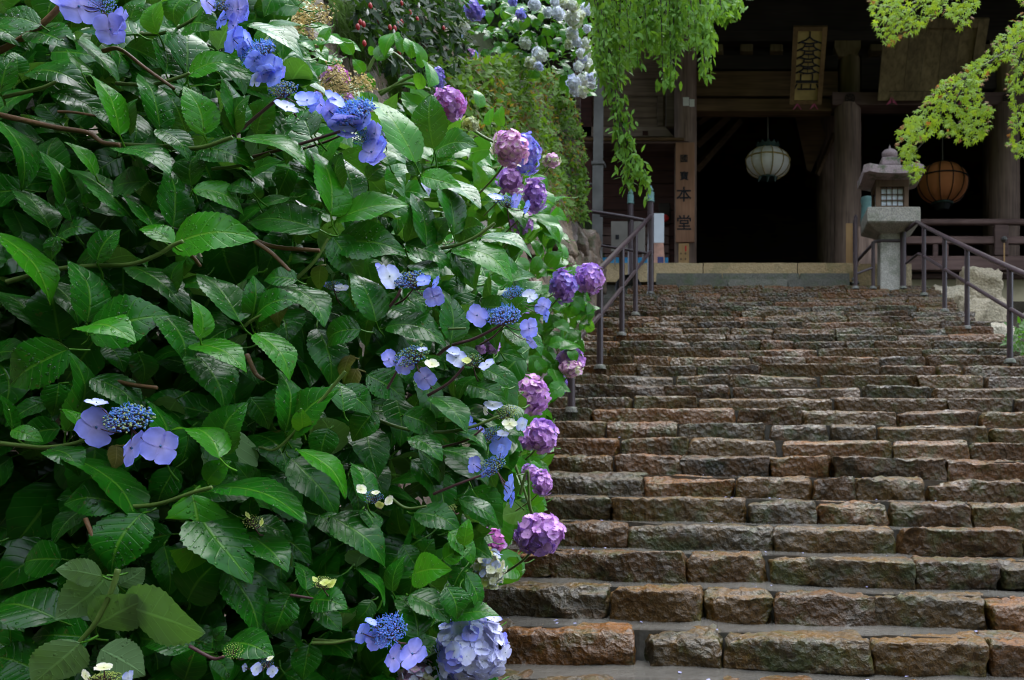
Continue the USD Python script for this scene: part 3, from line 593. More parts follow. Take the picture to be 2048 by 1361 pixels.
# hanging lanterns
def paper_lantern(label, px, py, d, rx, rz, paper, ribm, cord_top, crown):
    t = thing('hanging_lantern', label, 'lantern'); c = P(px, py, d)
    ph = np.linspace(.30, math.pi - .36, 15)
    put(t, 'paper_body', lathe([(rx * math.sin(a) ** .85, rz * math.cos(a)) for a in ph], c, 36), paper, True)
    for k in range(12):
        th = k * math.pi / 6 + .2
        put(t, 'rib', tube([c + np.array([(rx + .008) * math.sin(a) ** .85 * math.cos(th), (rx + .008) * math.sin(a) ** .85 * math.sin(th), (rz + .004) * math.cos(a)]) for a in ph], .009, 5, False), ribm, True)
    hz = .22; rr_ = rx * math.sqrt(1 - hz * hz) ** .85
    put(t, 'hoop', tube([c + np.array([(rr_ + .012) * math.cos(a), (rr_ + .012) * math.sin(a), rz * hz]) for a in np.linspace(0, 2 * math.pi, 37)], .014, 5, False), ribm, True)
    put(t, 'base_ring', lathe([(0, -rz * 1.02), (rx * .42, -rz * 1.02), (rx * .44, -rz * .93), (rx * .30, -rz * .90)], c, 20), 'green_copper')
    if crown:
        pts = [(rx * (.36 + .16 * q), rz * (.92 + .26 * q)) for q in (0, .5, 1)]
        put(t, 'crown', lathe([(0, rz * .95)] + pts + [(rx * .46, rz * 1.17), (0, rz * 1.05)], c, 16), 'green_copper', 30)
        for k in range(12):
            a = k * math.pi / 6; q = c + np.array([rx * .52 * math.cos(a), rx * .52 * math.sin(a), rz * 1.16])
            put(t, 'crown_point', hull([q + np.array([.04 * math.sin(a), -.04 * math.cos(a), 0]), q - np.array([.04 * math.sin(a), -.04 * math.cos(a), 0]), q + np.array([0, 0, .06]), q + np.array([.01 * math.cos(a), .01 * math.sin(a), .02])]), 'green_copper')
        for s in (-.5, 0, .45): put(t, 'tassel', tube([c + np.array([s * rx * .7, -.1, -rz]), c + np.array([s * rx * .8 - .02, -.1, -rz * 1.35])], [.03, .012], 6), 'green_copper', 40)
    else:
        put(t, 'base_cup', lathe([(0, -rz * 1.3), (rx * .25, -rz * 1.3), (rx * .34, -rz * 1.02), (0, -rz * 1.02)], c, 16), 'black_iron')
        put(t, 'top_ring', lathe([(0, rz * 1.0), (rx * .34, rz * 1.0), (rx * .34, rz * .92)], c, 20), 'black_iron')
    put(t, 'cord', tube([c + np.array([0, 0, rz]), np.array([c[0] * 1.0, d, cord_top])], .012, 6), 'grey_board')
paper_lantern('round white paper lantern with copper crown hanging in the open doorway', 1536, 327, 17.0, .415, .285, 'white_paper', 'gilt', 6.95, True)
paper_lantern('round amber paper lantern with dark ribs behind the stone lantern', 1885, 368, 17.3, .485, .395, 'amber_paper', 'black_iron', 7.2, False)

# veranda railing at the right
ver = thing('veranda_railing', 'low brown timber railing along the veranda right of the stone lantern', 'railing')
VD = 15.3
def vx(px): return (px - CX) / F * VD
def vz(py): return (CY - py) / F * VD
put(ver, 'handrail', tube([(vx(1805), VD + .06, vz(443)), (vx(2500), VD + .06, vz(443))], .055, 14), 'rail_wood', 40)
put(ver, 'mid_rail', bx(vx(1812), vx(2500), VD + .02, VD + .12, vz(487), vz(472), .01), 'rail_wood')
put(ver, 'bottom_rail', bx(vx(1812), vx(2500), VD, VD + .16, vz(541), vz(512), .012), 'rail_wood')
for px in (2003, 2240): put(ver, 'post', bx(vx(px - 14), vx(px + 14), VD - .01, VD + .13, vz(511.6), vz(450), .012), 'rail_wood')
for px in (1872, 1893, 2120, 2140): put(ver, 'strut', bx(vx(px - 5), vx(px + 5), VD + .03, VD + .11, vz(511.6), vz(487.4), .006), 'rail_wood')
put(ver, 'boss', lathe([(0, -.06), (.02, -.06), (.045, -.03), (.05, 0), (0, 0)], (0, 0, 0), 14)[0] @ np.array([[1, 0, 0], [0, 0, 1], [0, 1, 0.]]) + np.array([vx(2008), VD - .012, vz(479)]) if False else (lathe([(0, -.06), (.02, -.06), (.045, -.03), (.05, 0), (0, 0)], (0, 0, 0), 14)[0] @ np.array([[1, 0, 0], [0, 0, 1], [0, 1, 0.]]) + np.array([vx(2008), VD - .012, vz(479)]), lathe([(0, -.06), (.02, -.06), (.045, -.03), (.05, 0), (0, 0)], (0, 0, 0), 14)[1]), 'drain_metal', 40)
put(ver, 'strap', bx(vx(2008) - .012, vx(2008) + .012, VD - .016, VD - .012, vz(530), vz(487), .001), 'new_wood')
put(ver, 'deck', bx(vx(1812), 11.5, VD + .17, 17.2, 3.42, 3.50), 'rail_wood')
urn = thing('bronze_urn', 'green bronze water urn on a block behind the stone lantern', 'urn')
ux = (1736 - CX) / F * 15.2
put(urn, 'body', lathe([(0, 4.72), (.12, 4.72), (.13, 4.66), (.11, 4.6), (.13, 4.3), (.12, 4.2), (0, 4.2)], (ux, 15.2, 0), 18), 'verdigris', 40)
put(urn, 'block', bx(ux - .2, ux + .2, 15.0, 15.4, 3.39, 4.19, .02), 'pillar_wood')

# drain pipe, boards and banners at the left bay
dp = thing('drain_pipe', 'square weathered metal drain pipe by the left corner of the hall', 'drain pipe')
DD = 14.5
put(dp, 'upper_pipe', hull([P(x, y_, d) for x, y_ in ((1186, 325), (1206, 325), (1209, -20), (1191, -20)) for d in (DD, DD + .14)]), 'drain_metal')
put(dp, 'lower_pipe', hull([P(x, y_, d) for x, y_ in ((1184, 526), (1205, 526), (1206.5, 326), (1185, 326)) for d in (DD - .012, DD + .15)]), 'drain_metal')
put(dp, 'collar', fr(1182.5, 1208, 322, 328, DD - .03, .2, .004), 'drain_metal')
put(dp, 'bracket', fr(1160, 1186, 366, 369, DD + .02, .04, .004), 'drain_metal')
gb = thing('notice_board', 'blank dark grey board seen behind the left hand rail', 'board')
put(gb, 'panel', fr(1222, 1290, 443, 503, 14.2, .03, .004), 'grey_board')
for px in (1228, 1284): put(gb, 'leg', fr(px, px + 3, 503.5, 530, 14.21, .025, .002), 'drain_metal')
put(gb, 'print', fr(1231, 1238, 470, 479, 14.195, .004, .0005), 'ink')
ban = thing('standing_banner', 'white standing banner with a skin toned picture along its foot', 'banner')
put(ban, 'white_field', fr(1306, 1328, 427, 486, 15.0, .02, .002), 'white_board')
put(ban, 'picture', hull([P(x, y_, d) for x, y_ in ((1306, 486.3), (1327, 486.3), (1330, 527), (1306, 527)) for d in (15.0, 15.02)]), 'print_skin')
put(ban, 'picture', fr(1315, 1327, 514, 527, 14.99, .008, .001), 'print_navy')
red = thing('alarm_lamp', 'red round alarm lamp on its dark box beside the banner', 'alarm')
put(red, 'box', fr(1317, 1340, 406, 448, 16.7, .1, .01), 'dark_wood')
put(red, 'lens', (lathe([(0, -.05), (.04, -.045), (.065, -.02), (.07, 0), (0, 0)], (0, 0, 0), 16)[0] @ np.array([[1, 0, 0], [0, 0, 1], [0, 1, 0.]]) + P(1330, 437, 16.69), lathe([(0, -.05), (.04, -.045), (.065, -.02), (.07, 0), (0, 0)], (0, 0, 0), 16)[1]), 'red_paint', 40)
bl = put(None, 'blue_cloth', fr(1204, 1336, 515, 528, 15.2, .04, .01), 'blue_cloth', label='low bright blue cloth strip on the landing behind the left rail', cat='cloth')
# ---------------------------------------------------------------- leaves and petals: materials
def leaf_material(name, dark, light, under, vein, rough=.22, drops=True, trans=.22, tcol=(.10, .26, .02), veins=True, spec=.30):
    nodes = {
        'geo': ('geometry', {}), 'uv': ('uvmap', {'attribute': 'st'}), 'sx': ('separate_xyz', {}),
        'ra': ('rgb_ramp', {'ramp': [(0.0, dark), (.6, tuple((np.array(dark) + np.array(light)) / 2)), (1.0, light)]}),
        'no': ('noise_texture', {'scale': 22.0, 'detail': 3.0}), 'nm': ('map_range', {'from_min': .3, 'from_max': .7, 'to_min': .8, 'to_max': 1.2}), 'cm': ('mix_color', {'blend_type': 'multiply', 'fac': 1.0, 'use_clamp': False}),
        'un': ('mix_color', {'blend_type': 'mix', 'b': under}),
        'bsdf': ('principled_bsdf', {'specular_ior_level': spec}), 'sn': ('noise_texture', {'scale': 75.0, 'detail': 2.0}), 'sr': ('rgb_ramp', {'ramp': [(.69, (0, 0, 0)), (.74, (.75, .75, .75))]}), 'sc': ('mix_color', {'blend_type': 'mix', 'b': (.07, .055, .012)}), 'tr': ('translucent_bsdf', {'color': tcol}), 'mx': ('mix_closure', {'fac': trans}),
        'rr': ('map_range', {'from_min': 0, 'from_max': 1, 'to_min': rough, 'to_max': .6})}
    links = [('geo.random_per_island', 'ra.fac'), ('geo.position', 'no.vector'), ('no.fac', 'nm.value'), ('geo.position', 'sn.vector'), ('sn.fac', 'sr.fac'), ('sr.color', 'sc.fac'), ('ra.color', 'sc.a'), ('sc.result', 'cm.a'), ('nm.result', 'cm.b'),
             ('geo.backfacing', 'un.fac'), ('geo.backfacing', 'rr.value'), ('rr.result', 'bsdf.roughness'), ('un.result', 'bsdf.base_color'), ('bsdf.BSDF', 'mx.closure1'), ('tr.BSDF', 'mx.closure2')]
    if veins:
        nodes |= {'x0': ('math', {'math_type': 'subtract', 'value2': .5}), 'x1': ('math', {'math_type': 'absolute'}),
                  'mid': ('map_range', {'from_min': .012, 'from_max': .036, 'to_min': 1.0, 'to_max': 0.0, 'clamp': True}),
                  'yy': ('math', {'math_type': 'multiply_add', 'value2': -.42}), 'y8': ('math', {'math_type': 'multiply', 'value2': 7.0}), 'fr': ('math', {'math_type': 'fraction'}),
                  'ce': ('math', {'math_type': 'subtract', 'value2': .5}), 'ab': ('math', {'math_type': 'absolute'}),
                  'side': ('map_range', {'from_min': .0, 'from_max': .075, 'to_min': .42, 'to_max': 0.0, 'clamp': True}),
                  'mxv': ('math', {'math_type': 'maximum'}), 'vf': ('math', {'math_type': 'multiply', 'value2': .62}), 'vc': ('mix_color', {'blend_type': 'mix', 'b': vein}),
                  'uv2': ('mix_color', {'blend_type': 'mix', 'a': under, 'b': tuple(np.array(under) * 1.9)}), 'puff': ('math', {'math_type': 'sqrt'}), 'hh': ('math', {'math_type': 'subtract'}), 'hn': ('math', {'math_type': 'multiply_add', 'value2': .5}),
                  'b1': ('bump', {'strength': .5, 'distance': .0010})}
        links += [('uv.UV', 'sx.vector'), ('sx.x', 'x0.value1'), ('x0.value', 'x1.value1'), ('x1.value', 'mid.value'), ('x1.value', 'yy.value1'), ('sx.y', 'yy.value3'), ('yy.value', 'y8.value1'), ('y8.value', 'fr.value1'),
                  ('fr.value', 'ce.value1'), ('ce.value', 'ab.value1'), ('ab.value', 'side.value'), ('mid.result', 'mxv.value1'), ('side.result', 'mxv.value2'), ('mxv.value', 'vf.value1'), ('vf.value', 'vc.fac'), ('cm.result', 'vc.a'),
                  ('vc.result', 'un.a'), ('vf.value', 'uv2.fac'), ('uv2.result', 'un.b'), ('ab.value', 'puff.value1'), ('puff.value', 'hh.value1'), ('mxv.value', 'hh.value2'), ('no.fac', 'hn.value1'), ('hh.value', 'hn.value3'), ('hn.value', 'b1.height')]
        last = 'b1.normal'
    else:
        links += [('cm.result', 'un.a')]; last = None
    if drops:
        nodes |= {'vo': ('voronoi_texture', {'scale': 130.0, 'feature': 'f1'}), 'vs': ('separate_color', {}), 'th': ('map_range', {'from_min': .35, 'from_max': 1.0, 'to_min': 0.0, 'to_max': .42, 'clamp': True}), 'ths': ('math', {'math_type': 'add', 'value2': .001}),
                  'q': ('math', {'math_type': 'divide'}), 'q2': ('math', {'math_type': 'multiply'}), 'i': ('math', {'math_type': 'subtract', 'value1': 1.0, 'use_clamp': True}), 'dm': ('math', {'math_type': 'sqrt'}),
                  'hv': ('math', {'math_type': 'multiply'}), 'b2': ('bump', {'strength': 1.0, 'distance': .0035})}
        links += [('geo.position', 'vo.vector'), ('vo.color', 'vs.color'), ('vs.r', 'th.value'), ('th.result', 'ths.value1'), ('vo.distance', 'q.value1'), ('ths.value', 'q.value2'), ('q.value', 'q2.value1'), ('q.value', 'q2.value2'),
                  ('q2.value', 'i.value2'), ('i.value', 'dm.value1'), ('dm.value', 'hv.value1'), ('ths.value', 'hv.value2'), ('hv.value', 'b2.height')]
        if last: links += [(last, 'b2.normal')]
        last = 'b2.normal'
    if last: links += [(last, 'bsdf.normal')]
    material(name, nodes, links, 'mx.closure')
leaf_material('hydrangea_leaf', (.007, .075, .003), (.024, .190, .005), (.20, .34, .14), (.08, .22, .015), rough=.24, trans=.15, spec=.22)
leaf_material('young_leaf', (.022, .150, .004), (.058, .250, .006), (.11, .20, .035), (.12, .28, .02), rough=.26, spec=.22, trans=.3, tcol=(.13, .38, .015))
leaf_material('mature_leaf', (.007, .070, .003), (.022, .175, .005), (.10, .205, .06), (.07, .19, .018), drops=False, trans=.14, spec=.2)
leaf_material('upper_bush_leaf', (.022, .130, .006), (.060, .240, .010), (.08, .14, .045), (.09, .21, .03), drops=False, trans=.3, tcol=(.12, .34, .015))
leaf_material('yellow_leaf', (.10, .085, .010), (.15, .13, .02), (.18, .16, .05), (.25, .22, .06), rough=.5, drops=False)
leaf_material('hedge_leaf', (.028, .095, .002), (.135, .22, .005), (.09, .17, .03), (0, 0, 0), rough=.6, spec=.12, drops=False, veins=False, trans=.35, tcol=(.16, .32, .015))
leaf_material('hedge_bronze_leaf', (.12, .085, .010), (.26, .16, .025), (.09, .08, .03), (0, 0, 0), rough=.6, spec=.12, drops=False, veins=False, trans=.4, tcol=(.34, .24, .03))
leaf_material('evergreen_leaf', (.006, .016, .006), (.016, .036, .010), (.02, .04, .02), (0, 0, 0), rough=.65, spec=.12, drops=False, veins=False, trans=.1)
leaf_material('weeping_leaf', (.032, .165, .003), (.10, .285, .007), (.10, .22, .03), (0, 0, 0), rough=.45, spec=.16, drops=False, veins=False, trans=.4, tcol=(.22, .42, .03))
leaf_material('maple_leaf', (.075, .225, .002), (.185, .33, .005), (.15, .26, .02), (0, 0, 0), rough=.5, spec=.14, drops=False, veins=False, trans=.45, tcol=(.34, .46, .03))
leaf_material('maple_red_leaf', (.22, .085, .02), (.30, .14, .03), (.2, .1, .03), (0, 0, 0), rough=.4, drops=False, veins=False, trans=.4, tcol=(.4, .16, .03))
leaf_material('grass_blade', (.05, .10, .010), (.10, .16, .02), (.07, .12, .02), (0, 0, 0), rough=.5, drops=False, veins=False, trans=.3)
material('petal', {'at': ('attribute', {'attribute': 'tint'}), 'geo': ('geometry', {}), 'no': ('noise_texture', {'scale': 60.0, 'detail': 3.0}), 'nm': ('map_range', {'from_min': .3, 'from_max': .7, 'to_min': .86, 'to_max': 1.1}),
                   'mu': ('mix_color', {'blend_type': 'multiply', 'fac': 1.0, 'use_clamp': False}), 'bsdf': ('principled_bsdf', {'roughness': .45, 'specular_ior_level': .4}),
                   'tr': ('translucent_bsdf', {}), 'mx': ('mix_closure', {'fac': .25}), 'bu': ('bump', {'strength': .3, 'distance': .001})},
         [('geo.position', 'no.vector'), ('no.fac', 'nm.value'), ('at.color', 'mu.a'), ('nm.result', 'mu.b'), ('mu.result', 'bsdf.base_color'), ('mu.result', 'tr.color'), ('no.fac', 'bu.height'), ('bu.normal', 'bsdf.normal'), ('bsdf.BSDF', 'mx.closure1'), ('tr.BSDF', 'mx.closure2')], 'mx.closure')
material('rain_water', {'bsdf': ('principled_bsdf', {'base_color': (1, 1, 1), 'roughness': .02, 'ior': 1.33, 'transmission_weight': 1.0})}, [])
plain('green_stem', (.075, .125, .022), .4, .4, scale=80, vary=.35)
plain('purple_stem', (.075, .030, .032), .45, .4, scale=80, vary=.35)
plain('brown_stem', (.125, .062, .025), .5, .4, .002, 120, vary=.45)
plain('bark', (.045, .035, .028), .7, .3, .01, 50, vary=.5)
plain('golden_bloom', (.70, .56, .28), .6, .3, scale=200, vary=.45)

# ---------------------------------------------------------------- leaf, floret and head builders
lr = np.random.default_rng(5)
def unit(v): return v / (np.linalg.norm(v) + 1e-12)
def blade(B, T, W, n, nl=14, nw=4, serr=.03, arch=.10, fold=.18, wave=.09, petiole=None, hole=False, rng=lr, pr=.0022):
    """One leaf from base B to tip T, width W, facing n: veined blade with toothed edge, folded at the midrib."""
    L = np.linalg.norm(T - B); a = (T - B) / L; n = unit(n - a * (n @ a)); s = np.cross(a, n)
    v = np.linspace(0, 1, nl + 1); q = rng.uniform(.66, .82)
    f = np.sin(np.pi * v ** q) ** .74; f = f * (1 - .30 * np.clip((v - .68) / .32, 0, 1) ** 1.5); f /= f.max()
    f[0] = .03; f[-1] = .0
    u = np.linspace(-1, 1, nw * 2 + 1)
    U, V = np.meshgrid(u, v); Fm = f[:, None] * np.ones_like(U)
    tooth = np.where(np.arange(nl + 1) % 2 == 1, 1 + serr, 1 - serr)[:, None]
    X = U * Fm * W / 2 * np.where(np.abs(U) > .99, tooth, 1)
    ph = rng.uniform(0, 6.3); tw = rng.normal(0, .12)
    z = arch * L * 4 * V * (1 - V) * rng.uniform(.6, 1.3) - rng.uniform(.08, .34) * L * np.clip(V - .55, 0, 1) ** 1.5 * 1.6 + fold * np.abs(X) - .55 * fold * X * X / (W / 2 + 1e-9) + wave * L * .35 * np.sin(V * 11 + ph + 1.5 * np.sign(U)) * U * U + tw * X * V
    side = rng.normal(0, .05) * L * np.sin(np.pi * V)
    if hole: X = np.where((U > .3) & (V > .30) & (V < .62), np.minimum(X, W * .06), X)
    p = B + a * (V * L)[..., None] + s * (X + side)[..., None] + n * z[..., None]
    uv = np.stack([U * .5 + .5, V], -1).reshape(-1, 2); p = p.reshape(-1, 3); m = nw * 2 + 1
    i, j = np.meshgrid(np.arange(nl), np.arange(m - 1), indexing='ij'); c = (i * m + j).ravel()
    fa = np.vstack([np.stack([c, c + 1, c + m + 1], 1), np.stack([c, c + m + 1, c + m], 1)])
    if petiole is not None:
        tv, tf = tube(spline([p[nw], B * .5 + petiole * .5 - n * .004, petiole], 3), [pr * .8] * 3 + [pr] * (len(spline([p[nw], p[0], petiole], 3)) - 3), 5, False)
        fa = np.vstack([fa, tf + len(p)]); p = np.vstack([p, tv]); uv = np.vstack([uv, np.tile([.5, .5], (len(tv), 1))])
    return p, fa, uv

CM = {'g': .68, 'n': .90, 'd': .97, 'b': .92, 'u': .95, 'y': .9}
def drops_on(v, f, n, rng, r=(.0013, .0034)):
    """Rain drops as flattened beads on the upper side of a leaf."""
    a, b, c = v[f[:, 0]], v[f[:, 1]], v[f[:, 2]]; nr = np.cross(b - a, c - a); ar = np.linalg.norm(nr, axis=1); k = rng.choice(len(f), n, p=ar / ar.sum())
    s1, s2 = np.sqrt(rng.random(n)), rng.random(n); pt = a[k] * (1 - s1)[:, None] + b[k] * (s1 * (1 - s2))[:, None] + c[k] * (s1 * s2)[:, None]
    nn = nr[k] / ar[k][:, None]; vs, fs = [], []; ang = np.arange(7) * 2 * np.pi / 7
    for i in range(n):
        R = r[0] + (r[1] - r[0]) * rng.random() ** 2.2; e1 = unit(np.cross(nn[i], [.31, .2, .93])); e2 = np.cross(nn[i], e1); ring = np.cos(ang)[:, None] * e1 + np.sin(ang)[:, None] * e2
        vs.append(np.vstack([pt[i] + ring * R - nn[i] * R * .1, pt[i] + ring * R * .8 + nn[i] * R * .42, pt[i] + nn[i] * R * .66]))
        fs.append(np.array([[j, (j + 1) % 7, 7 + (j + 1) % 7] for j in range(7)] + [[j, 7 + (j + 1) % 7, 7 + j] for j in range(7)] + [[7 + j, 7 + (j + 1) % 7, 14] for j in range(7)]) + 15 * i)
    return np.vstack(vs), np.vstack(fs)

def px_leaf(b, t, w, D, code, dd=None, nl=14, nw=4, rng=lr, pet=True, hole=False, serr=.03):
    dd = rng.normal(0, .02) * D / 1.8 if dd is None else dd
    B, T = P(*b, D + .015), P(*t, D + .015 + dd); L = np.linalg.norm(T - B); a = (T - B) / L; mid = (B + T) / 2
    view = unit(-mid); vp = unit(view - a * (view @ a)); up = np.array([0, 0, 1.0]); u2 = up - a * (up @ a); u2 = u2 - vp * (u2 @ vp)
    if np.linalg.norm(u2) < .15: u2 = np.cross(a, vp) * rng.choice([-1, 1])
    u2 = unit(u2); wm = w / F * D; wm *= 1.22; c = float(np.clip(wm / (.70 * L), .30, CM[code]))
    n = c * vp + math.sqrt(1 - c * c) * u2
    if code == 'u': n = -(c * vp - math.sqrt(1 - c * c) * u2)
    W = float(np.clip(wm / c, .40 * L, .84 * L))
    pe = None
    if pet: pe = B - a * L * rng.uniform(.14, .26) + np.array([0, .03, -.012]) * D / 1.8 * rng.uniform(.4, 1.2)
    ar = .10 if code != 'u' else -.06
    return blade(B, T, W, n, nl, nw, serr, ar, .20 if code != 'u' else .1, .05, pe, hole, rng)
LEAFMAT = {'g': 'hydrangea_leaf', 'n': 'hydrangea_leaf', 'd': 'hydrangea_leaf', 'b': 'young_leaf', 'u': 'hydrangea_leaf', 'y': 'yellow_leaf'}

def in_poly(poly, n, rng):
    pg = sg.Polygon(poly); x0, y0, x1, y1 = pg.bounds; out = []
    while len(out) < n:
        p = (rng.uniform(x0, x1), rng.uniform(y0, y1))
        if pg.contains(sg.Point(p)): out.append(p)
    return out

def join_uv(parts):
    vs, fs, us, n = [], [], [], 0
    for v, f, u in parts: vs.append(v); fs.append(f + n); us.append(u); n += len(v)
    return np.vstack(vs), np.vstack(fs), np.vstack(us)

def foliage(parent, spots, mat, length, rng, name='foliage', wide=(.5, .75), face=None, nl=10, nw=3, serr=.03, down=.35, pet=True):
    """Leaves at 3-D spots, tips fanning outwards and down, joined."""
    parts = []
    for c in spots:
        L = rng.uniform(*length); th = rng.uniform(0, 2 * math.pi)
        d = np.array([math.cos(th) * .9 + .25, -.35 + rng.normal(0, .35), math.sin(th) * .75 - down]); d = unit(d)
        n = np.array([.35 + rng.normal(0, .45), -.75 + rng.normal(0, .4), .75 + rng.normal(0, .4)]) if face is None else face + rng.normal(0, .4, 3)
        B = c - d * L / 2
        parts.append(blade(B, B + d * L, L * rng.uniform(*wide), n, nl, nw, serr, .10, .2, .05, B - d * L * .22 + np.array([0, .02, 0]) if pet else None, False, rng))
    v, f, u = join_uv(parts)
    return put(parent, name, (v, f), mat, True, uv=u, kind='stuff')

def floret(c, n, r, cols, rng, detail=4, cup=.18, up=None, rot=None, petals=4):
    """Four rounded petals round a bead; cols = (centre, middle, rim)."""
    n = unit(n); ref = np.array([0, 0, 1.0]) if abs(n[2]) < .9 else np.array([1.0, 0, 0])
    e1 = unit(np.cross(ref, n)); e2 = np.cross(n, e1); r0 = rng.uniform(0, 1.57) if rot is None else rot
    vs, fs, ts, m = [], [], [], 0
    k = detail
    V, U = np.meshgrid(.04 + .96 * np.linspace(0, 1, k + 1) ** .8, np.linspace(-1, 1, k + 1), indexing='ij')
    q_ = np.where(V > .58, (V - .58) / .425, (.58 - V) / .75); wprof = .50 * np.sqrt(np.clip(1 - q_ ** 2, 0, 1)) * np.where(V < .58, .35 + .65 * (V / .58) ** .8, 1) + .01
    for q in range(petals):
        an = r0 + q * 2 * math.pi / petals + rng.normal(0, .06); s = r * rng.uniform(.88, 1.08)
        R, T_ = V * s, U * wprof * s * 1.06
        R = R * (1 - .06 * U * U * V)
        zz = cup * s * V * V + rng.normal(0, .06) * s * V + .09 * s * U * U * V - .05 * s * (V > .9) + (q % 2) * .02 * s
        ca, sa = math.cos(an), math.sin(an)
        p = c + e1 * (R * ca - T_ * sa)[..., None] + e2 * (R * sa + T_ * ca)[..., None] + n * zz[..., None]
        t = V.ravel()[:, None]; col = np.where(t < .5, cols[0] + (cols[1] - cols[0]) * np.clip(t * 2, 0, 1), cols[1] + (cols[2] - cols[1]) * np.clip(t * 2 - 1, 0, 1)) * rng.uniform(.84, 1.12)
        i, j = np.meshgrid(np.arange(k), np.arange(k), indexing='ij'); a = (i * (k + 1) + j).ravel()
        vs.append(p.reshape(-1, 3)); fs.append(np.vstack([np.stack([a, a + k + 1, a + k + 2], 1), np.stack([a, a + k + 2, a + 1], 1)]) + m); ts.append(col); m += (k + 1) ** 2
    if detail > 2:
        b = np.array([[1, 0, 0], [-1, 0, 0], [0, 1, 0], [0, -1, 0], [0, 0, 1], [0, 0, -1]]) * r * .085 + c + n * r * .06
        vs.append(b); fs.append(np.array([[0, 2, 4], [2, 1, 4], [1, 3, 4], [3, 0, 4], [2, 0, 5], [1, 2, 5], [3, 1, 5], [0, 3, 5]]) + m); ts.append(np.tile(cols[3] if len(cols) > 3 else cols[0], (6, 1)))
    return np.vstack(vs), np.vstack(fs), np.vstack(ts)

C = lambda *a: np.array(a)
PAL = {  # centre, middle, rim, bead
    'blue': [C(.46, .50, .92), C(.28, .36, .95), C(.20, .29, .95), C(.10, .25, .55)],
    'violet': [C(.60, .52, .92), C(.37, .37, .94), C(.27, .30, .94), C(.10, .22, .50)],
    'ice': [C(.72, .74, .74), C(.60, .64, .90), C(.40, .46, .90), C(.30, .40, .50)],
    'cream': [C(.62, .64, .30), C(.72, .72, .48), C(.72, .72, .66), C(.5, .5, .2)],
    'lime': [C(.45, .52, .08), C(.52, .58, .14), C(.58, .62, .24), C(.4, .45, .1)],
    'lilac': [C(.84, .84, .92), C(.72, .72, .95), C(.62, .63, .95), C(.45, .5, .7)],
    'purple': [C(.56, .30, .74), C(.48, .26, .74), C(.42, .22, .72), C(.25, .1, .4)],
    'orchid': [C(.74, .42, .76), C(.68, .36, .76), C(.60, .30, .74), C(.35, .15, .45)],
    'pink': [C(.84, .74, .60), C(.84, .50, .76), C(.78, .38, .74), C(.6, .5, .3)],
    'magenta': [C(.74, .24, .60), C(.68, .20, .58), C(.60, .17, .56), C(.4, .1, .3)],
    'indigo': [C(.36, .26, .70), C(.30, .22, .70), C(.26, .20, .68), C(.12, .1, .4)],
    'white': [C(.74, .78, .56), C(.84, .86, .80), C(.86, .88, .90), C(.6, .65, .4)],
    'whiteblue': [C(.80, .84, .90), C(.80, .83, .92), C(.76, .80, .92), C(.5, .55, .7)],
    'greenwhite': [C(.42, .50, .20), C(.55, .60, .32), C(.62, .66, .42), C(.35, .42, .15)]}

def ball(parent, px, py, r, D, pals, rng, n=105, detail=4, split=False, squash=(1, 1, 1), stalk=True, ratio=.26, label=None):
    """A round hydrangea head: florets on a ball facing outwards."""
    c = P(px, py, D); R = r / F * D
    head = thing('flower_head', label, parent=parent)
    k = np.arange(n) + .5; phi = np.arccos(1 - 2 * k / n); th = np.pi * (1 + 5 ** .5) * k
    dirs = np.stack([np.cos(th) * np.sin(phi), np.sin(th) * np.sin(phi), np.cos(phi)], 1)
    view = unit(-c); dirs = dirs[dirs @ view > -.35]
    w0 = unit(rng.normal(0, 1, 3)); out = []
    for d in dirs:
        d = unit(d + rng.normal(0, .10, 3)); rad = R * rng.uniform(.78, 1.0) * (.84 + .34 * float(meshkit.noise(d * 1.7 + c * 3, 3)))
        t = np.clip(.5 + .5 * (d @ w0) + rng.normal(0, .2), 0, .999); pal = PAL[pals[int(t * len(pals))]]
        out.append(floret(c + d * rad * np.array(squash), d + rng.normal(0, .34, 3), R * ratio * rng.uniform(.88, 1.12), pal, rng, detail, cup=.12))
    if split:
        for v, f, t in out: put(head, 'floret', (v, f), 'petal', True, tint=t)
    else:
        m = cat([(v, f) for v, f, _ in out]); put(head, 'florets', m, 'petal', True, tint=np.vstack([t for *_, t in out]), kind='stuff')
    core = trimesh.creation.icosphere(2, R * .78); put(head, 'core', (core.vertices * np.array(squash) + c, core.faces), 'petal', True, tint=np.tile(PAL[pals[0]][1] * (.85 if 'white' in pals[0] else .55), (len(core.vertices), 1)))
    if stalk: put(head, 'stalk', tube(spline([c + np.array([0, 0, -R * .3]), c + np.array([-R * .9, R * .7, -R * 1.2]), c + np.array([-R * 2.6, R * 2.0, -R * 2.2])], 4), R * .06, 6), 'green_stem', True)
    return head

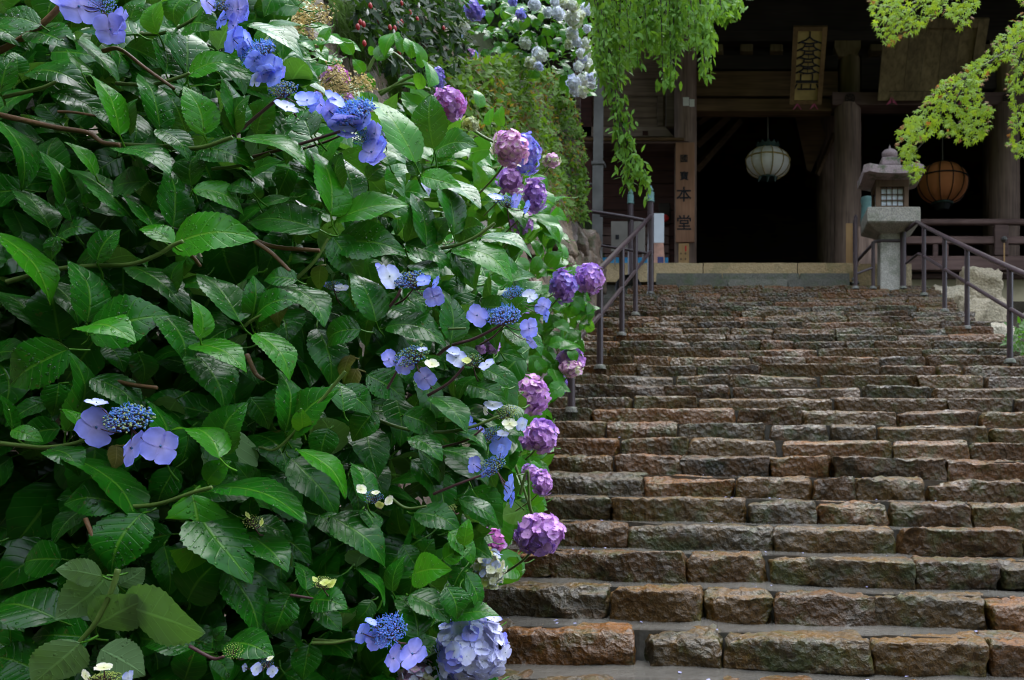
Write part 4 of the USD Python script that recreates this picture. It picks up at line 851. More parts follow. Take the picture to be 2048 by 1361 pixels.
ICO1 = trimesh.creation.icosphere(1, 1.0)
def lacecap(parent, fx, fy, rx, ry, D, florets, beads, rng, stem=None, tilt=0.0, stamen=None, nb=None, label=None, fr_=1.0):
    """A flat head: a domed disc of beads ringed by large open florets given in pixels (x, y, radius, squash, squash angle, palette)."""
    head = thing('flower_head', label, parent=parent)
    if rx > 0:
        c = P(fx, fy, D); R = rx / F * D; view = unit(-c); q = float(np.clip(ry / rx, .25, 1))
        ct, stl = math.cos(tilt), math.sin(tilt)
        ex = unit(np.cross(np.array([0, 0, 1.0]), -view)) * 1.0; ez = np.cross(ex, -view) * -1
        ex2 = ex * ct + ez * stl; ez2 = -ex * stl + ez * ct
        if ez2[2] < 0: ez2 = -ez2
        nn = unit(view * q + ez2 * math.sqrt(1 - q * q)); ey = np.cross(nn, ex2)
        nb = nb or int(np.clip(rx * 5.0, 60, 260)); bv, bt, pd = [], [], []
        for i in range(nb):
            rr_, th = math.sqrt((i + .5) / nb) * rng.uniform(.9, 1.06), i * 2.39996
            p = c + (ex2 * math.cos(th) + ey * math.sin(th)) * R * rr_ + nn * (R * .24 * (1 - rr_ ** 2) + rng.normal(0, R * .05))
            br = R * rng.uniform(.036, .058) * fr_; bv.append((ICO1.vertices * br + p, ICO1.faces)); col = beads[int(rng.integers(len(beads)))]; bt.append(np.tile(col * rng.uniform(.8, 1.15), (len(ICO1.vertices), 1)))
            if i % 3 == 0: pd.append(p)
            if stamen is not None and rng.random() < stamen:
                for _ in range(3):
                    dv = unit(nn + rng.normal(0, .6, 3)); e = unit(np.cross(dv, view)) * R * .010; t2 = p + dv * R * rng.uniform(.16, .30)
                    bv.append((np.array([p - e, p + e, t2 + e, t2 - e]), np.array([[0, 1, 2], [0, 2, 3]]))); bt.append(np.tile(C(.14, .32, .85), (4, 1)))
        put(head, 'fertile_florets', cat(bv), 'petal', True, tint=np.vstack(bt), kind='stuff')
        hub = c - nn * R * .55
        put(head, 'pedicels', cat([tube([hub, p * .95 + hub * .05], R * .016, 4, False) for p in pd]), 'purple_stem', True)
        s1 = P(*stem, D + .05) if stem else hub - nn * R * 1.6 + np.array([0, .04, 0])
        put(head, 'stalk', tube(spline([hub, hub * .5 + s1 * .5 - np.array([0, 0, .006]), s1], 4), [R * .022 + .0009] * 4 + [R * .026 + .0012] * (len(spline([hub, hub, s1], 4)) - 4), 6), 'purple_stem', True)
    for (x, y, r, sq, ang, pal) in florets:
        fc = P(x, y, D - .012 + rng.normal(0, .006)); view = unit(-fc)
        ex = unit(np.cross(np.array([0, 0, 1.0]), -view)); ez = np.cross(-view, ex) * 1.0
        if ez[2] < 0: ez = -ez
        a = math.radians(ang); n = view * sq + (ex * math.cos(a) + ez * math.sin(a)) * math.sqrt(max(0, 1 - sq * sq))
        v, f, t = floret(fc, n, r / F * D * 1.08, PAL[pal], rng, 6, cup=.10)
        put(head, 'sterile_floret', (v, f), 'petal', True, tint=t)
        if rx > 0: put(head, 'pedicel', tube(spline([hub, (hub + fc) / 2 - np.array([0, 0, .008]), fc + unit(fc) * .004], 4), .0011, 5, False), 'purple_stem', True)
    return head
BLUE = [C(.14, .27, .68), C(.22, .30, .72), C(.16, .36, .66), C(.30, .33, .74), C(.10, .22, .62)]
TEAL = [C(.10, .26, .48), C(.22, .34, .34), C(.34, .42, .16), C(.14, .22, .56), C(.08, .2, .5)]
GREEN = [C(.22, .34, .10), C(.30, .40, .12), C(.16, .30, .14), C(.10, .24, .36)]
LIME = [C(.34, .44, .08), C(.42, .50, .12), C(.30, .40, .10)]
def stem(parent, pts, D, r, mat, dd=0.0, name='stem'):
    n = len(pts); p = [P(x, y, D + dd * i / max(1, n - 1)) for i, (x, y) in enumerate(pts)]
    s = spline(p, 6); return put(parent, name, tube(s, np.linspace(r, r * .8, len(s)), 9), mat, True)
# ---------------------------------------------------------------- the big lacecap hydrangea
hb = thing('lacecap_hydrangea', 'large wet hydrangea bush with blue lacecap flowers filling the left side', 'hydrangea')
def hd(x, y):
    """Depth of the bush's outer leaves at a photograph pixel."""
    return 1.50 + .36 * (1 - np.clip(y, -100, 1361) / 1361) + .50 * np.clip(x / 1050, 0, 1.2) ** 1.6
c1 = (.3418, 0, 0); c2 = (.3673, 500, 0); c4 = (.3453, 0, 450); c5 = (.3418, 0, 900); c6 = (.3453, 600, 450); c7 = (.3418, 600, 900)
LV = [
 (c1, [(240,150,-40,110,170,'g'),(-60,150,165,270,110,'n'),(190,180,440,275,140,'g'),(925,200,950,-20,90,'b'),(760,140,840,-10,70,'n'),(1090,430,1070,110,180,'n'),(740,270,965,390,140,'d'),(970,430,930,215,110,'g'),(400,200,735,500,70,'n'),(680,420,690,290,70,'d'),
  (180,420,530,520,130,'d'),(0,545,60,320,110,'n'),(700,790,560,415,100,'b'),(935,770,830,415,130,'g'),(1090,780,990,540,150,'d'),(1190,790,1080,500,160,'b'),(1375,770,1255,370,120,'n'),(1370,780,1440,540,110,'g'),(1100,440,1440,390,90,'b'),(1200,430,1490,440,90,'g'),
  (1840,790,1690,650,150,'n'),(1410,815,1840,960,110,'b'),(1175,870,1490,970,150,'g'),(690,870,1000,1010,110,'n'),(920,760,1110,920,110,'n'),(350,720,250,590,110,'d'),(-40,690,185,1085,130,'g'),(340,1060,320,790,170,'d'),(560,1030,390,820,60,'b'),(410,1290,290,870,100,'n'),
  (780,1290,385,960,110,'g'),(870,1060,620,1100,150,'g'),(870,1230,990,1050,140,'g'),(1010,1330,1000,950,160,'n'),(1120,1090,1180,880,130,'n'),(1130,1110,1440,1230,100,'b'),(490,1200,590,1130,90,'b'),(290,1340,80,1090,120,'g'),(420,1300,330,1130,190,'g'),
  (900,1346,690,1120,90,'n'),(1480,1130,1330,1070,90,'g'),(1500,1170,1480,1060,80,'d'),(1860,1080,1710,920,110,'g'),(1990,1130,1990,890,170,'g'),(1935,1260,1850,880,130,'b'),(1870,1346,1440,1280,140,'g'),(1450,150,1790,330,60,'n'),(1100,150,1270,150,130,'g'),(1090,-20,1010,150,100,'g'),
  (1000,170,700,90,110,'d'),(810,200,420,185,80,'n'),(760,790,770,560,90,'d'),(100,430,90,300,90,'d'),(330,540,640,700,100,'d'),(560,640,690,760,90,'g'),(1500,790,1600,560,120,'d'),(-50,60,120,-30,120,'n'),(560,60,700,-20,90,'d'),(480,430,400,300,60,'b')]),
 (c4, [(-60,40,320,440,120,'b'),(330,70,290,205,210,'g'),(560,220,690,20,150,'g'),(1000,110,800,0,90,'b'),(1000,120,1490,60,170,'b'),(330,70,560,10,80,'g'),(500,570,420,195,160,'n'),(345,660,290,330,220,'d'),(240,600,-20,360,130,'d'),(280,330,470,560,130,'d'),
  (400,720,30,930,220,'n'),(520,640,970,500,230,'g'),(490,600,775,640,90,'b'),(760,240,1110,510,120,'d'),(940,520,1100,800,170,'g'),(1160,660,1120,430,90,'b'),(1130,690,1430,815,110,'b'),(1120,740,1330,1050,200,'g'),(1390,560,1150,250,150,'g'),(1450,560,1480,290,130,'n'),
  (1480,530,1745,430,120,'n'),(1720,320,1520,310,90,'g'),(1650,350,1890,570,130,'n'),(2090,608,1855,695,180,'g'),(1480,630,1700,880,120,'b'),(1650,1200,1650,830,140,'n'),(1660,1220,1950,930,160,'n'),(1750,1200,1740,1060,100,'b'),(800,740,830,920,170,'d'),
  (530,890,820,1080,150,'n'),(380,1200,460,740,160,'n'),(340,920,310,1110,140,'d'),(1275,1330,1390,1020,240,'g'),(1270,1350,1010,1145,110,'b'),(70,1190,250,1250,80,'b'),(70,1190,0,960,50,'n'),(350,1180,110,1260,130,'d'),(960,1361,860,1000,140,'n'),(470,1180,360,1050,60,'b'),
  (1900,1180,1850,1361,170,'d'),(1990,1080,1960,900,120,'n'),(1500,600,1640,560,80,'d'),(1000,420,1060,180,100,'d'),(1100,150,1060,300,80,'d'),(620,700,720,850,110,'d'),(1450,1000,1560,1180,120,'d')]),
 (c5, [(280,0,460,130,130,'n'),(380,30,850,410,140,'n'),(700,325,365,300,180,'n'),(835,370,635,720,270,'n'),(1125,260,1090,735,260,'B'),(1160,380,1490,760,250,'n'),(1150,260,1480,260,110,'d'),(1230,225,1800,405,150,'g'),(1210,190,1340,60,140,'b'),
  (625,735,335,960,220,'u'),(600,740,350,690,130,'u'),(690,790,850,690,140,'u'),(720,900,1230,1055,250,'u'),(560,1030,890,850,210,'u'),(470,1130,200,1349,220,'u'),(590,1170,860,1320,200,'u'),(360,640,130,660,220,'d'),(530,1100,170,1090,180,'d'),(1100,880,1290,640,270,'d'),
  (1320,700,1540,1095,190,'n'),(1690,860,1595,1085,200,'n'),(1440,490,1695,690,130,'n'),(1470,420,1730,515,110,'d'),(1480,400,1470,270,100,'n'),(1790,820,1730,650,80,'n'),(1700,50,1995,370,180,'d'),(1740,0,2048,255,100,'b'),(1260,1110,1320,1030,90,'n'),(1330,1130,1600,1200,160,'n'),
  (1130,1160,840,1125,130,'n'),(1810,1140,1770,1349,250,'d'),(1830,880,2030,920,140,'n'),(1830,890,2010,1060,100,'n'),(1870,380,2048,540,110,'d'),(350,1000,-50,900,220,'d'),(240,1300,-60,1200,200,'d'),(1245,1220,1340,1349,90,'n'),(1080,1349,1160,1130,170,'d'),(960,560,1010,860,150,'d'),(1240,1200,1240,1080,80,'n')]),
 (c7, [(180,395,525,655,180,'n'),(370,350,440,490,120,'g'),(390,310,310,60,110,'n'),(670,370,945,465,130,'n'),(930,290,1180,435,80,'g'),(690,0,860,205,120,'g'),(820,0,1110,190,90,'d'),(650,60,820,330,120,'d'),(660,730,860,690,160,'b'),(970,720,1065,940,80,'n'),(870,480,1030,660,100,'b'),
  (960,560,980,400,80,'b'),(640,850,885,1000,130,'g'),(860,800,930,990,140,'n'),(890,980,1165,960,90,'n'),(690,1100,550,830,150,'n'),(330,690,520,890,60,'g'),(540,830,610,610,80,'g'),(840,640,1000,560,110,'b'),(700,640,780,520,100,'d'),(420,880,330,1000,90,'d'),(600,560,700,700,100,'d')]),
 (c6, [(215,100,605,125,170,'g'),(190,70,370,315,170,'n'),(500,590,850,680,120,'g'),(500,480,650,570,90,'d'),(440,560,300,260,180,'g'),(640,390,720,510,80,'n'),(870,680,800,340,130,'g'),(390,870,615,1000,150,'n'),(780,1000,980,1170,100,'n'),(980,930,1190,1000,110,'n'),(880,140,1240,310,110,'b'),
  (1050,75,1350,150,60,'g'),(940,110,1010,-60,120,'n'),(760,110,850,-30,120,'g'),(600,110,890,230,100,'n'),(650,230,810,320,90,'g'),(880,150,1020,350,70,'n'),(1110,430,1100,260,40,'d'),(1180,600,1420,690,100,'g'),(1040,480,1240,480,100,'n'),(1240,520,1310,420,90,'n'),
  (100,600,200,920,170,'d'),(200,960,420,1090,140,'n'),(430,1080,300,1250,130,'d'),(600,1100,800,1200,160,'n'),(1130,1180,1300,1220,60,'g'),(880,1190,1090,1290,60,'g'),(640,1230,830,1361,90,'g'),(1060,830,1220,920,80,'n'),(1000,830,900,700,120,'n'),(700,880,810,760,90,'n'),(930,640,1000,760,110,'d')]),
 (c2, [(900,890,660,510,140,'b'),(1000,810,980,510,160,'n'),(1000,830,1230,780,100,'g'),(930,960,1150,1010,90,'b'),(910,960,850,860,70,'n'),(560,1080,480,830,180,'g'),(440,1170,350,790,110,'n'),(470,1200,860,1105,90,'b'),(420,1010,240,850,70,'g'),(330,740,210,610,140,'n'),
  (1110,1280,1030,960,100,'n'),(1050,980,1260,1130,80,'g'),(1150,1260,1280,1230,100,'n'),(960,1340,880,1040,100,'n'),(850,1330,870,1090,80,'g'),(1010,1330,1090,1180,110,'g'),(620,740,560,560,70,'n'),(760,900,700,800,70,'d'),(640,980,740,900,80,'n')]),
]
DROPS = []
ORD = {'b': -.03, 'g': 0, 'n': .0, 'd': .07, 'u': -.02}
for (s, ox, oy), rows in LV:
    for (bx_, by_, tx_, ty_, w, code) in rows:
        hole = code == 'B'; code = 'b' if hole else code
        b, t = (ox + s * bx_, oy + s * by_), (ox + s * tx_, oy + s * ty_); m = ((b[0] + t[0]) / 2, (b[1] + t[1]) / 2)
        D = hd(*m) + ORD[code] + lr.normal(0, .012)
        v, f, u = px_leaf(b, t, s * w, D, code, nl=26, nw=4, hole=hole, serr=.035)
        nbl = 27 * 9
        if code != 'd': DROPS.append(drops_on(v, f[:2 * 26 * 8], int(np.clip(s * w * .75, 12, 64)), lr))
        put(hb, 'leaf', (v, f), LEAFMAT[code], True, uv=u, label='pale underside of a leaf turned over' if code == 'u' and w > 245 else None)
put(hb, 'water_drops', cat(DROPS), 'rain_water', True, kind='stuff')
for (px, py) in ((560, 625), (645, 555), (690, 735), (700, 762), (235, 915)):
    v, f, u = px_leaf((px + lr.uniform(-14, 14), py - 24), (px + lr.uniform(-10, 10), py + 26), 26, hd(px, py) + .05, 'y'); put(hb, 'withered_leaf', (v, f), 'yellow_leaf', True, uv=u)
BUSH = [(-170, -140), (540, -80), (590, 120), (680, 260), (790, 320), (870, 470), (1000, 520), (1070, 590), (1055, 690), (1000, 760), (1030, 860), (1000, 960), (960, 1040), (940, 1160), (900, 1280), (880, 1480), (-170, 1480)]
fr_ = np.random.default_rng(21)
spots, deep = [], []
for (x, y) in in_poly(BUSH, 760, fr_):
    if x < 170 and 880 < y < 1180 and fr_.random() < .75: continue
    spots.append(P(x, y, hd(x, y) + fr_.uniform(.12, .34)))
for (x, y) in in_poly(BUSH, 2300, fr_):
    deep.append(P(x, y, hd(x, y) + fr_.uniform(.30, .85)))
foliage(hb, spots, 'hydrangea_leaf', (.085, .15), fr_, nl=14, nw=3)
foliage(hb, deep, 'mature_leaf', (.10, .17), fr_, nl=8, nw=2, name='inner_foliage')
for (s, ox, oy), D_, rows in [
    (c1, .02, [([(-60,330),(150,215),(250,140),(340,50),(370,-10)], .0065, 'brown_stem'), ([(680,490),(850,500),(930,490),(1060,450),(1110,430)], .0042, 'green_stem'), ([(800,200),(930,200),(1050,160),(1170,90),(1260,40)], .0036, 'green_stem'),
               ([(-60,660),(200,720),(340,750),(520,780),(600,835),(700,850)], .0058, 'brown_stem'), ([(700,850),(930,857),(1160,867),(1360,805)], .0052, 'green_stem'), ([(1360,805),(1480,700),(1600,600),(1650,560)], .0038, 'purple_stem'), ([(20,570),(230,520),(330,480)], .004, 'green_stem'),
               ([(1480,920),(1590,890),(1740,850),(1990,770)], .0038, 'purple_stem'), ([(1240,990),(1400,970),(1580,900)], .0036, 'green_stem'), ([(600,300),(700,290),(850,400),(1020,520)], .0045, 'brown_stem'), ([(340,655),(440,660),(560,680)], .003, 'brown_stem')]),
    (c4, .02, [([(40,330),(320,260),(510,240),(750,230),(900,180),(1000,120),(1060,95)], .0048, 'green_stem'), ([(1470,90),(1600,130),(1850,150)], .0055, 'brown_stem'), ([(1480,100),(1580,170),(1680,270)], .0052, 'brown_stem'), ([(1720,310),(1830,200),(1900,80)], .0038, 'green_stem'),
               ([(-40,1260),(130,1280),(280,1290),(470,1255),(560,1180)], .0045, 'green_stem'), ([(640,900),(780,930),(910,945)], .005, 'brown_stem'), ([(1060,130),(1130,200),(1160,240)], .0045, 'brown_stem'), ([(1400,600),(1450,560),(1520,520)], .0036, 'green_stem'), ([(1430,750),(1480,860),(1530,900)], .0048, 'brown_stem'), ([(2000,850),(1640,1270),(1500,1290)], .0034, 'green_stem')]),
    (c5, -.01, [([(690,700),(650,830),(560,1010),(450,1150),(380,1300)], .0046, 'green_stem'), ([(700,330),(830,330),(960,310),(1130,250),(1240,220)], .0046, 'green_stem'), ([(1830,1130),(1960,1130),(2060,1110)], .0036, 'green_stem'), ([(1110,1150),(1245,1220),(1310,1210)], .0034, 'purple_stem'), ([(1700,850),(1830,870)], .003, 'purple_stem'), ([(500,400),(560,560)], .004, 'brown_stem')]),
    (c6, .02, [([(560,145),(700,145),(860,130),(1000,80),(1130,-10)], .0045, 'green_stem'), ([(700,880),(840,720),(1010,660),(1130,600),(1180,570)], .004, 'purple_stem'), ([(500,500),(560,420),(585,370)], .0034, 'purple_stem'), ([(400,1110),(600,1180),(830,1200),(1000,1170),(1150,1110)], .0042, 'green_stem'), ([(740,990),(870,910),(950,820)], .0036, 'purple_stem'),
               ([(770,1300),(960,1250),(1060,1180)], .003, 'purple_stem'), ([(500,960),(560,850)], .003, 'purple_stem'), ([(640,540),(800,600),(960,600)], .0036, 'green_stem')]),
    (c7, .02, [([(520,270),(620,340),(740,330)], .0034, 'green_stem'), ([(780,260),(900,210),(1060,150)], .0034, 'purple_stem'), ([(80,1110),(220,1120),(330,1110)], .0032, 'green_stem')])]:
    for pts, r, mat in rows:
        q = [(ox + s * x, oy + s * y) for x, y in pts]; mx_ = np.mean(q, 0); stem(hb, q, hd(*mx_) + D_, r, mat)
for k in range(7):                                          # canes rising from the root
    x0, y0 = -1.15 + fr_.uniform(-.25, .3), 2.6 + fr_.uniform(-.5, .3)
    e = P(fr_.uniform(40, 700), fr_.uniform(250, 1000), 2.6 + fr_.uniform(0, .3))
    put(hb, 'cane', tube(spline([np.array([x0, y0, ground_z(y0) - .3]), np.array([x0, y0, ground_z(y0)]) * .5 + e * .5 + np.array([-.1, .15, 0]), e], 6), np.linspace(.012, .006, 13), 7), 'brown_stem', True)
H = lambda x, y, dd=-.03: float(hd(x, y) + dd)
hr = np.random.default_rng(31)
def lc(fx, fy, rx, ry, fl, beads, dd=-.04, **k): lacecap(hb, fx, fy, rx, ry, H(fx, fy, dd), fl, beads, hr, **k)
lc(205, 8, 26, 18, [(158, 14, 38, .95, 90, 'violet'), (222, 60, 32, .9, 20, 'violet'), (240, 44, 30, .35, 20, 'violet'), (118, -14, 30, .8, 90, 'violet')], BLUE)
lc(258, 838, 46, 26, [(192, 855, 37, .97, 180, 'violet'), (261, 896, 36, .38, 200, 'violet'), (322, 893, 35, .92, 20, 'violet'), (193, 806, 19, .35, 95, 'ice')], TEAL, dd=-.07, tilt=-.25, stamen=.12)
lc(516, 104, 36, 12, [(484, 96, 20, .5, 200, 'blue'), (528, 150, 20, .7, 40, 'violet'), (494, 78, 18, .4, 160, 'blue'), (562, 146, 16, .6, 20, 'violet'), (466, 78, 27, .6, 200, 'blue'), (509, 122, 24, .8, 220, 'blue'), (547, 133, 22, .85, 30, 'blue'), (551, 158, 19, .5, 30, 'blue'), (509, 158, 17, .5, 200, 'ice'), (533, 140, 18, .6, 260, 'blue')], BLUE, tilt=-.6, stamen=.3)
lc(455, 8, 26, 12, [(477, 20, 28, .75, 30, 'violet'), (412, 2, 24, .6, 160, 'violet'), (440, 40, 20, .35, 200, 'blue'), (468, 52, 24, .3, 10, 'violet'), (490, 30, 18, .4, 20, 'blue')], TEAL, tilt=-.4)
lc(566, 180, 30, 13, [(615, 201, 23, .6, 70, 'blue'), (574, 215, 22, .45, 100, 'ice'), (630, 208, 18, .5, 30, 'blue')], TEAL, tilt=-.4)
lc(706, 228, 46, 14, [(658, 222, 26, .7, 190, 'violet'), (693, 243, 34, .55, 270, 'violet'), (750, 268, 26, .55, 10, 'violet'), (744, 305, 30, .6, 40, 'violet'), (752, 318, 22, .5, 60, 'violet'), (692, 272, 18, .3, 90, 'violet'), (728, 246, 22, .5, 40, 'blue'), (670, 200, 20, .6, 120, 'blue'), (636, 206, 20, .7, 160, 'violet'), (762, 292, 20, .6, 20, 'blue')], BLUE, tilt=-.55, stamen=.3, stem=(600, 300))
lc(728, 276, 24, 12, [], BLUE, tilt=-.5, stamen=.2)
lc(768, 270, 18, 9, [(775, 262, 12, .5, 30, 'ice')], TEAL, dd=.05)
lc(0, 0, 0, 0, [(803, 362, 15, .7, 90, 'ice'), (854, 371, 14, .7, 60, 'ice'), (858, 382, 13, .4, 10, 'ice'), (742, 375, 14, .5, 90, 'ice')], TEAL, dd=1.62)
lc(1014, 402, 24, 8, [(992, 396, 14, .45, 95, 'blue'), (1033, 402, 16, .55, 20, 'violet'), (1055, 416, 14, .4, 20, 'blue')], TEAL, dd=.12)
lc(822, 561, 34, 15, [(779, 553, 26, .85, 150, 'ice'), (765, 541, 16, .5, 120, 'violet'), (849, 563, 16, .6, 60, 'blue'), (868, 594, 22, .9, 20, 'violet'), (873, 566, 13, .4, 20, 'blue')], TEAL, tilt=-.3, stem=(790, 610))
lc(668, 572, 18, 9, [(684, 577, 15, .45, 80, 'ice'), (645, 562, 13, .5, 160, 'blue')], TEAL, dd=.10)
lc(1026, 588, 22, 13, [(1060, 593, 17, .75, 90, 'ice'), (1087, 613, 19, .75, 20, 'violet'), (1094, 632, 14, .4, 10, 'blue')], BLUE, dd=.08, stamen=.3, tilt=-.3)
lc(1006, 633, 36, 17, [(954, 631, 23, .92, 150, 'violet'), (1059, 657, 23, .85, 20, 'violet'), (1064, 684, 16, .5, 330, 'violet')], BLUE, tilt=-.2, stamen=.15, stem=(960, 690))
lc(824, 712, 36, 18, [(778, 718, 19, .9, 160, 'violet'), (809, 733, 19, .88, 200, 'violet'), (850, 756, 22, .9, 330, 'violet'), (864, 729, 13, .7, 90, 'cream'), (846, 700, 11, .4, 80, 'ice')], GREEN + [C(.08, .2, .42)], tilt=-.4)
lc(946, 720, 22, 12, [(912, 716, 21, .85, 120, 'ice'), (975, 730, 17, .45, 60, 'ice'), (934, 722, 10, .6, 90, 'lime'), (905, 706, 13, .4, 100, 'ice')], GREEN)
lc(1014, 826, 24, 15, [(985, 811, 18, .6, 95, 'ice'), (1020, 848, 15, .7, 90, 'cream'), (1045, 850, 15, .7, 20, 'ice'), (970, 822, 10, .5, 160, 'cream')], GREEN + LIME, dd=.0, tilt=-.3)
lc(982, 869, 24, 15, [(945, 860, 16, .6, 180, 'blue'), (1001, 893, 24, .9, 0, 'blue'), (1006, 869, 12, .5, 90, 'ice'), (937, 840, 12, .6, 170, 'blue'), (962, 862, 12, .4, 160, 'violet')], TEAL, dd=.02, tilt=-.4)
lc(986, 932, 30, 16, [(947, 929, 18, .7, 180, 'violet'), (1021, 977, 26, .35, 10, 'blue'), (1002, 897, 10, .8, 0, 'blue'), (1026, 1000, 15, .3, 10, 'blue'), (970, 945, 14, .4, 230, 'blue')], TEAL, dd=-.02, tilt=-.6, stamen=.1)
lc(747, 995, 19, 15, [(722, 979, 12, .8, 130, 'cream'), (779, 1002, 11, .75, 30, 'cream'), (760, 1009, 9, .8, 300, 'lime'), (752, 986, 8, .6, 80, 'cream')], TEAL)
lc(906, 1016, 9, 7, [], LIME, fr_=1.7, nb=30)
lc(645, 1166, 20, 13, [(650, 1166, 10, .6, 80, 'lime'), (664, 1168, 11, .6, 40, 'lime'), (630, 1160, 8, .6, 140, 'lime')], LIME)
lc(507, 1044, 21, 15, [(494, 1031, 8, .4, 150, 'lime'), (524, 1045, 8, .4, 10, 'lime')], LIME, nb=60)
lc(467, 1303, 20, 17, [], LIME, nb=70)
lc(212, 1358, 30, 12, [(208, 1336, 16, .5, 90, 'cream'), (170, 1352, 13, .5, 160, 'cream'), (257, 1356, 14, .6, 20, 'ice')], LIME)
lc(533, 1326, 14, 11, [(512, 1338, 13, .8, 200, 'ice'), (546, 1343, 12, .7, 10, 'ice'), (488, 1335, 9, .5, 180, 'ice'), (540, 1318, 7, .6, 60, 'cream')], TEAL)
lc(777, 1262, 36, 31, [(722, 1266, 24, .55, 200, 'blue'), (750, 1280, 23, .92, 180, 'violet'), (786, 1317, 27, .62, 190, 'violet'), (826, 1308, 31, .75, 30, 'violet'), (742, 1244, 13, .5, 120, 'blue')], BLUE, dd=-.08, tilt=-.5, stamen=.6)
lc(0, 0, 0, 0, [(214, 196, 9, .6, 0, 'blue'), (622, 420, 10, .6, 20, 'blue'), (615, 15 + 410, 8, .6, 0, 'blue'), (690, 850, 16, .35, 10, 'violet'), (60 + 615, 60 + 410, 9, .5, 30, 'blue'), (655, 470, 9, .5, 30, 'ice')], TEAL, dd=1.75)

# ---------------------------------------------------------------- ball-headed hydrangeas
br = np.random.default_rng(41)
m1 = thing('mophead_hydrangea', 'hydrangea with pale lilac blue ball heads at the bottom beside the steps', 'hydrangea')
ball(m1, 943, 1302, 68, 2.02, ['lilac', 'lilac', 'violet', 'ice'], br, n=150, split=True, ratio=.26, squash=(1, 1, 1.08), label='large pale lilac blue ball head')
ball(m1, 834, 1352, 36, 2.0, ['pink', 'lilac', 'cream'], br, n=90, split=True, label='small pink ball head fading to cream')
ball(m1, 978, 1139, 37, 2.35, ['cream', 'ice', 'lime', 'cream'], br, n=90, split=True, label='cream and pale blue half open ball head', squash=(.85, 1, 1.15))
foliage(m1, [P(x, y, 2.1 + br.uniform(0, .5)) for x, y in in_poly([(800, 1220), (900, 1150), (1000, 1200), (960, 1260), (1000, 1420), (800, 1440)], 60, br)], 'hydrangea_leaf', (.09, .14), br)
m2 = thing('mophead_hydrangea', 'hydrangea with purple and orchid ball heads hanging over the left hand rail', 'hydrangea')
for (px, py, r, D, pals, sq) in [(1078, 1070, 44, 2.95, ['orchid', 'orchid', 'purple'], (1, 1, .95)), (979, 1085, 29, 3.2, ['orchid', 'magenta'], (1, 1, 1)), (1085, 968, 24, 3.4, ['orchid', 'purple'], (.7, 1, 1.1)), (1180, 557, 27, 5.2, ['purple', 'orchid'], (1, 1, 1.05)),
        (1127, 572, 26, 5.1, ['purple', 'indigo', 'purple'], (.9, 1, 1.2)), (1143, 720, 25, 5.0, ['orchid', 'purple'], (1, 1, .9)), (1142, 738, 20, 4.92, ['pink', 'cream', 'pink'], (1.1, 1, .8)), (1113, 768, 20, 5.1, ['indigo', 'purple'], (1, 1, 1)), (1066, 792, 32, 4.2, ['orchid', 'pink', 'orchid'], (.9, 1, 1.2)), (1083, 873, 30, 3.9, ['orchid', 'purple'], (1, 1, 1.05)), (1056, 880, 20, 4.0, ['purple', 'orchid'], (1, 1, 1)),
        (1060, 945, 16, 3.6, ['orchid', 'purple'], (1, 1, 1)), (985, 610 + 80, 18, 2.6, ['orchid', 'purple'], (.8, 1, 1)), (960, 690, 17, 2.7, ['purple', 'orchid'], (.7, 1, 1.2)), (1040, 635, 18, 3.2, ['orchid', 'purple'], (1, 1, .9))]:
    ball(m2, px, py, r * 1.06, D - .3, pals, br, n=110 if r > 24 else 80, squash=sq)
def d2(x, y): return float(np.interp(y, [250, 560, 760, 900, 1080, 1200], [4.4, 5.0, 4.5, 3.7, 3.1, 2.7]))
B1 = [(880, 420), (960, 330), (1060, 430), (1110, 470), (1150, 520), (1190, 600), (1160, 700), (1110, 800), (1090, 900), (1070, 1040), (1010, 1150), (960, 1100), (990, 900), (1040, 760), (1050, 600), (900, 480)]
foliage(m2, [P(x, y, d2(x, y) + br.uniform(.03, .7)) for x, y in in_poly(B1, 330, br)], 'upper_bush_leaf', (.10, .16), br)
for (s, ox, oy), rows in [(c6, [(1500,720,1640,700,50,'n'),(1570,420,1650,500,60,'b'),(1430,240,1510,150,90,'n'),(1570,400,1690,430,60,'b'),(1370,780,1430,860,90,'n'),(1530,400,1560,300,60,'n'),(1360,370,1510,400,50,'b'),(1480,560,1560,620,60,'n'),(1440,700,1560,690,60,'b'),(1330,760,1390,900,80,'n'),(1560,720,1600,800,50,'n')]),
                          (c7, [(1325,345,1160,385,130,'u'),(1370,210,1370,60,110,'b'),(1360,330,1410,170,90,'b'),(1310,120,1200,50,100,'b'),(1340,200,1220,150,120,'g'),(1330,290,1420,400,80,'b'),(1360,480,1420,440,60,'n')])]:
    for (a, b, c_, d_, w, code) in rows:
        q0, q1 = (ox + s * a, oy + s * b), (ox + s * c_, oy + s * d_); D = d2(*q0) - .06
        v, f, u = px_leaf(q0, q1, s * w, D, code, nl=16, nw=3); put(m2, 'leaf', (v, f), 'upper_bush_leaf' if code != 'b' else 'young_leaf', True, uv=u)
for pts, D in [([(1040, 990), (1055, 940), (1060, 1010), (1072, 1040)], 2.96), ([(1030, 930), (1050, 985), (1068, 1045)], 3.0), ([(1010, 640), (1090, 600), (1150, 560)], 5.2), ([(1000, 760), (1060, 740), (1120, 720)], 4.9), ([(960, 820), (1020, 830), (1060, 800)], 4.3)]:
    stem(m2, pts, D, .005, 'green_stem')
m3 = thing('mophead_hydrangea', 'hydrangea with pink and violet ball heads standing before the mossy wall', 'hydrangea')
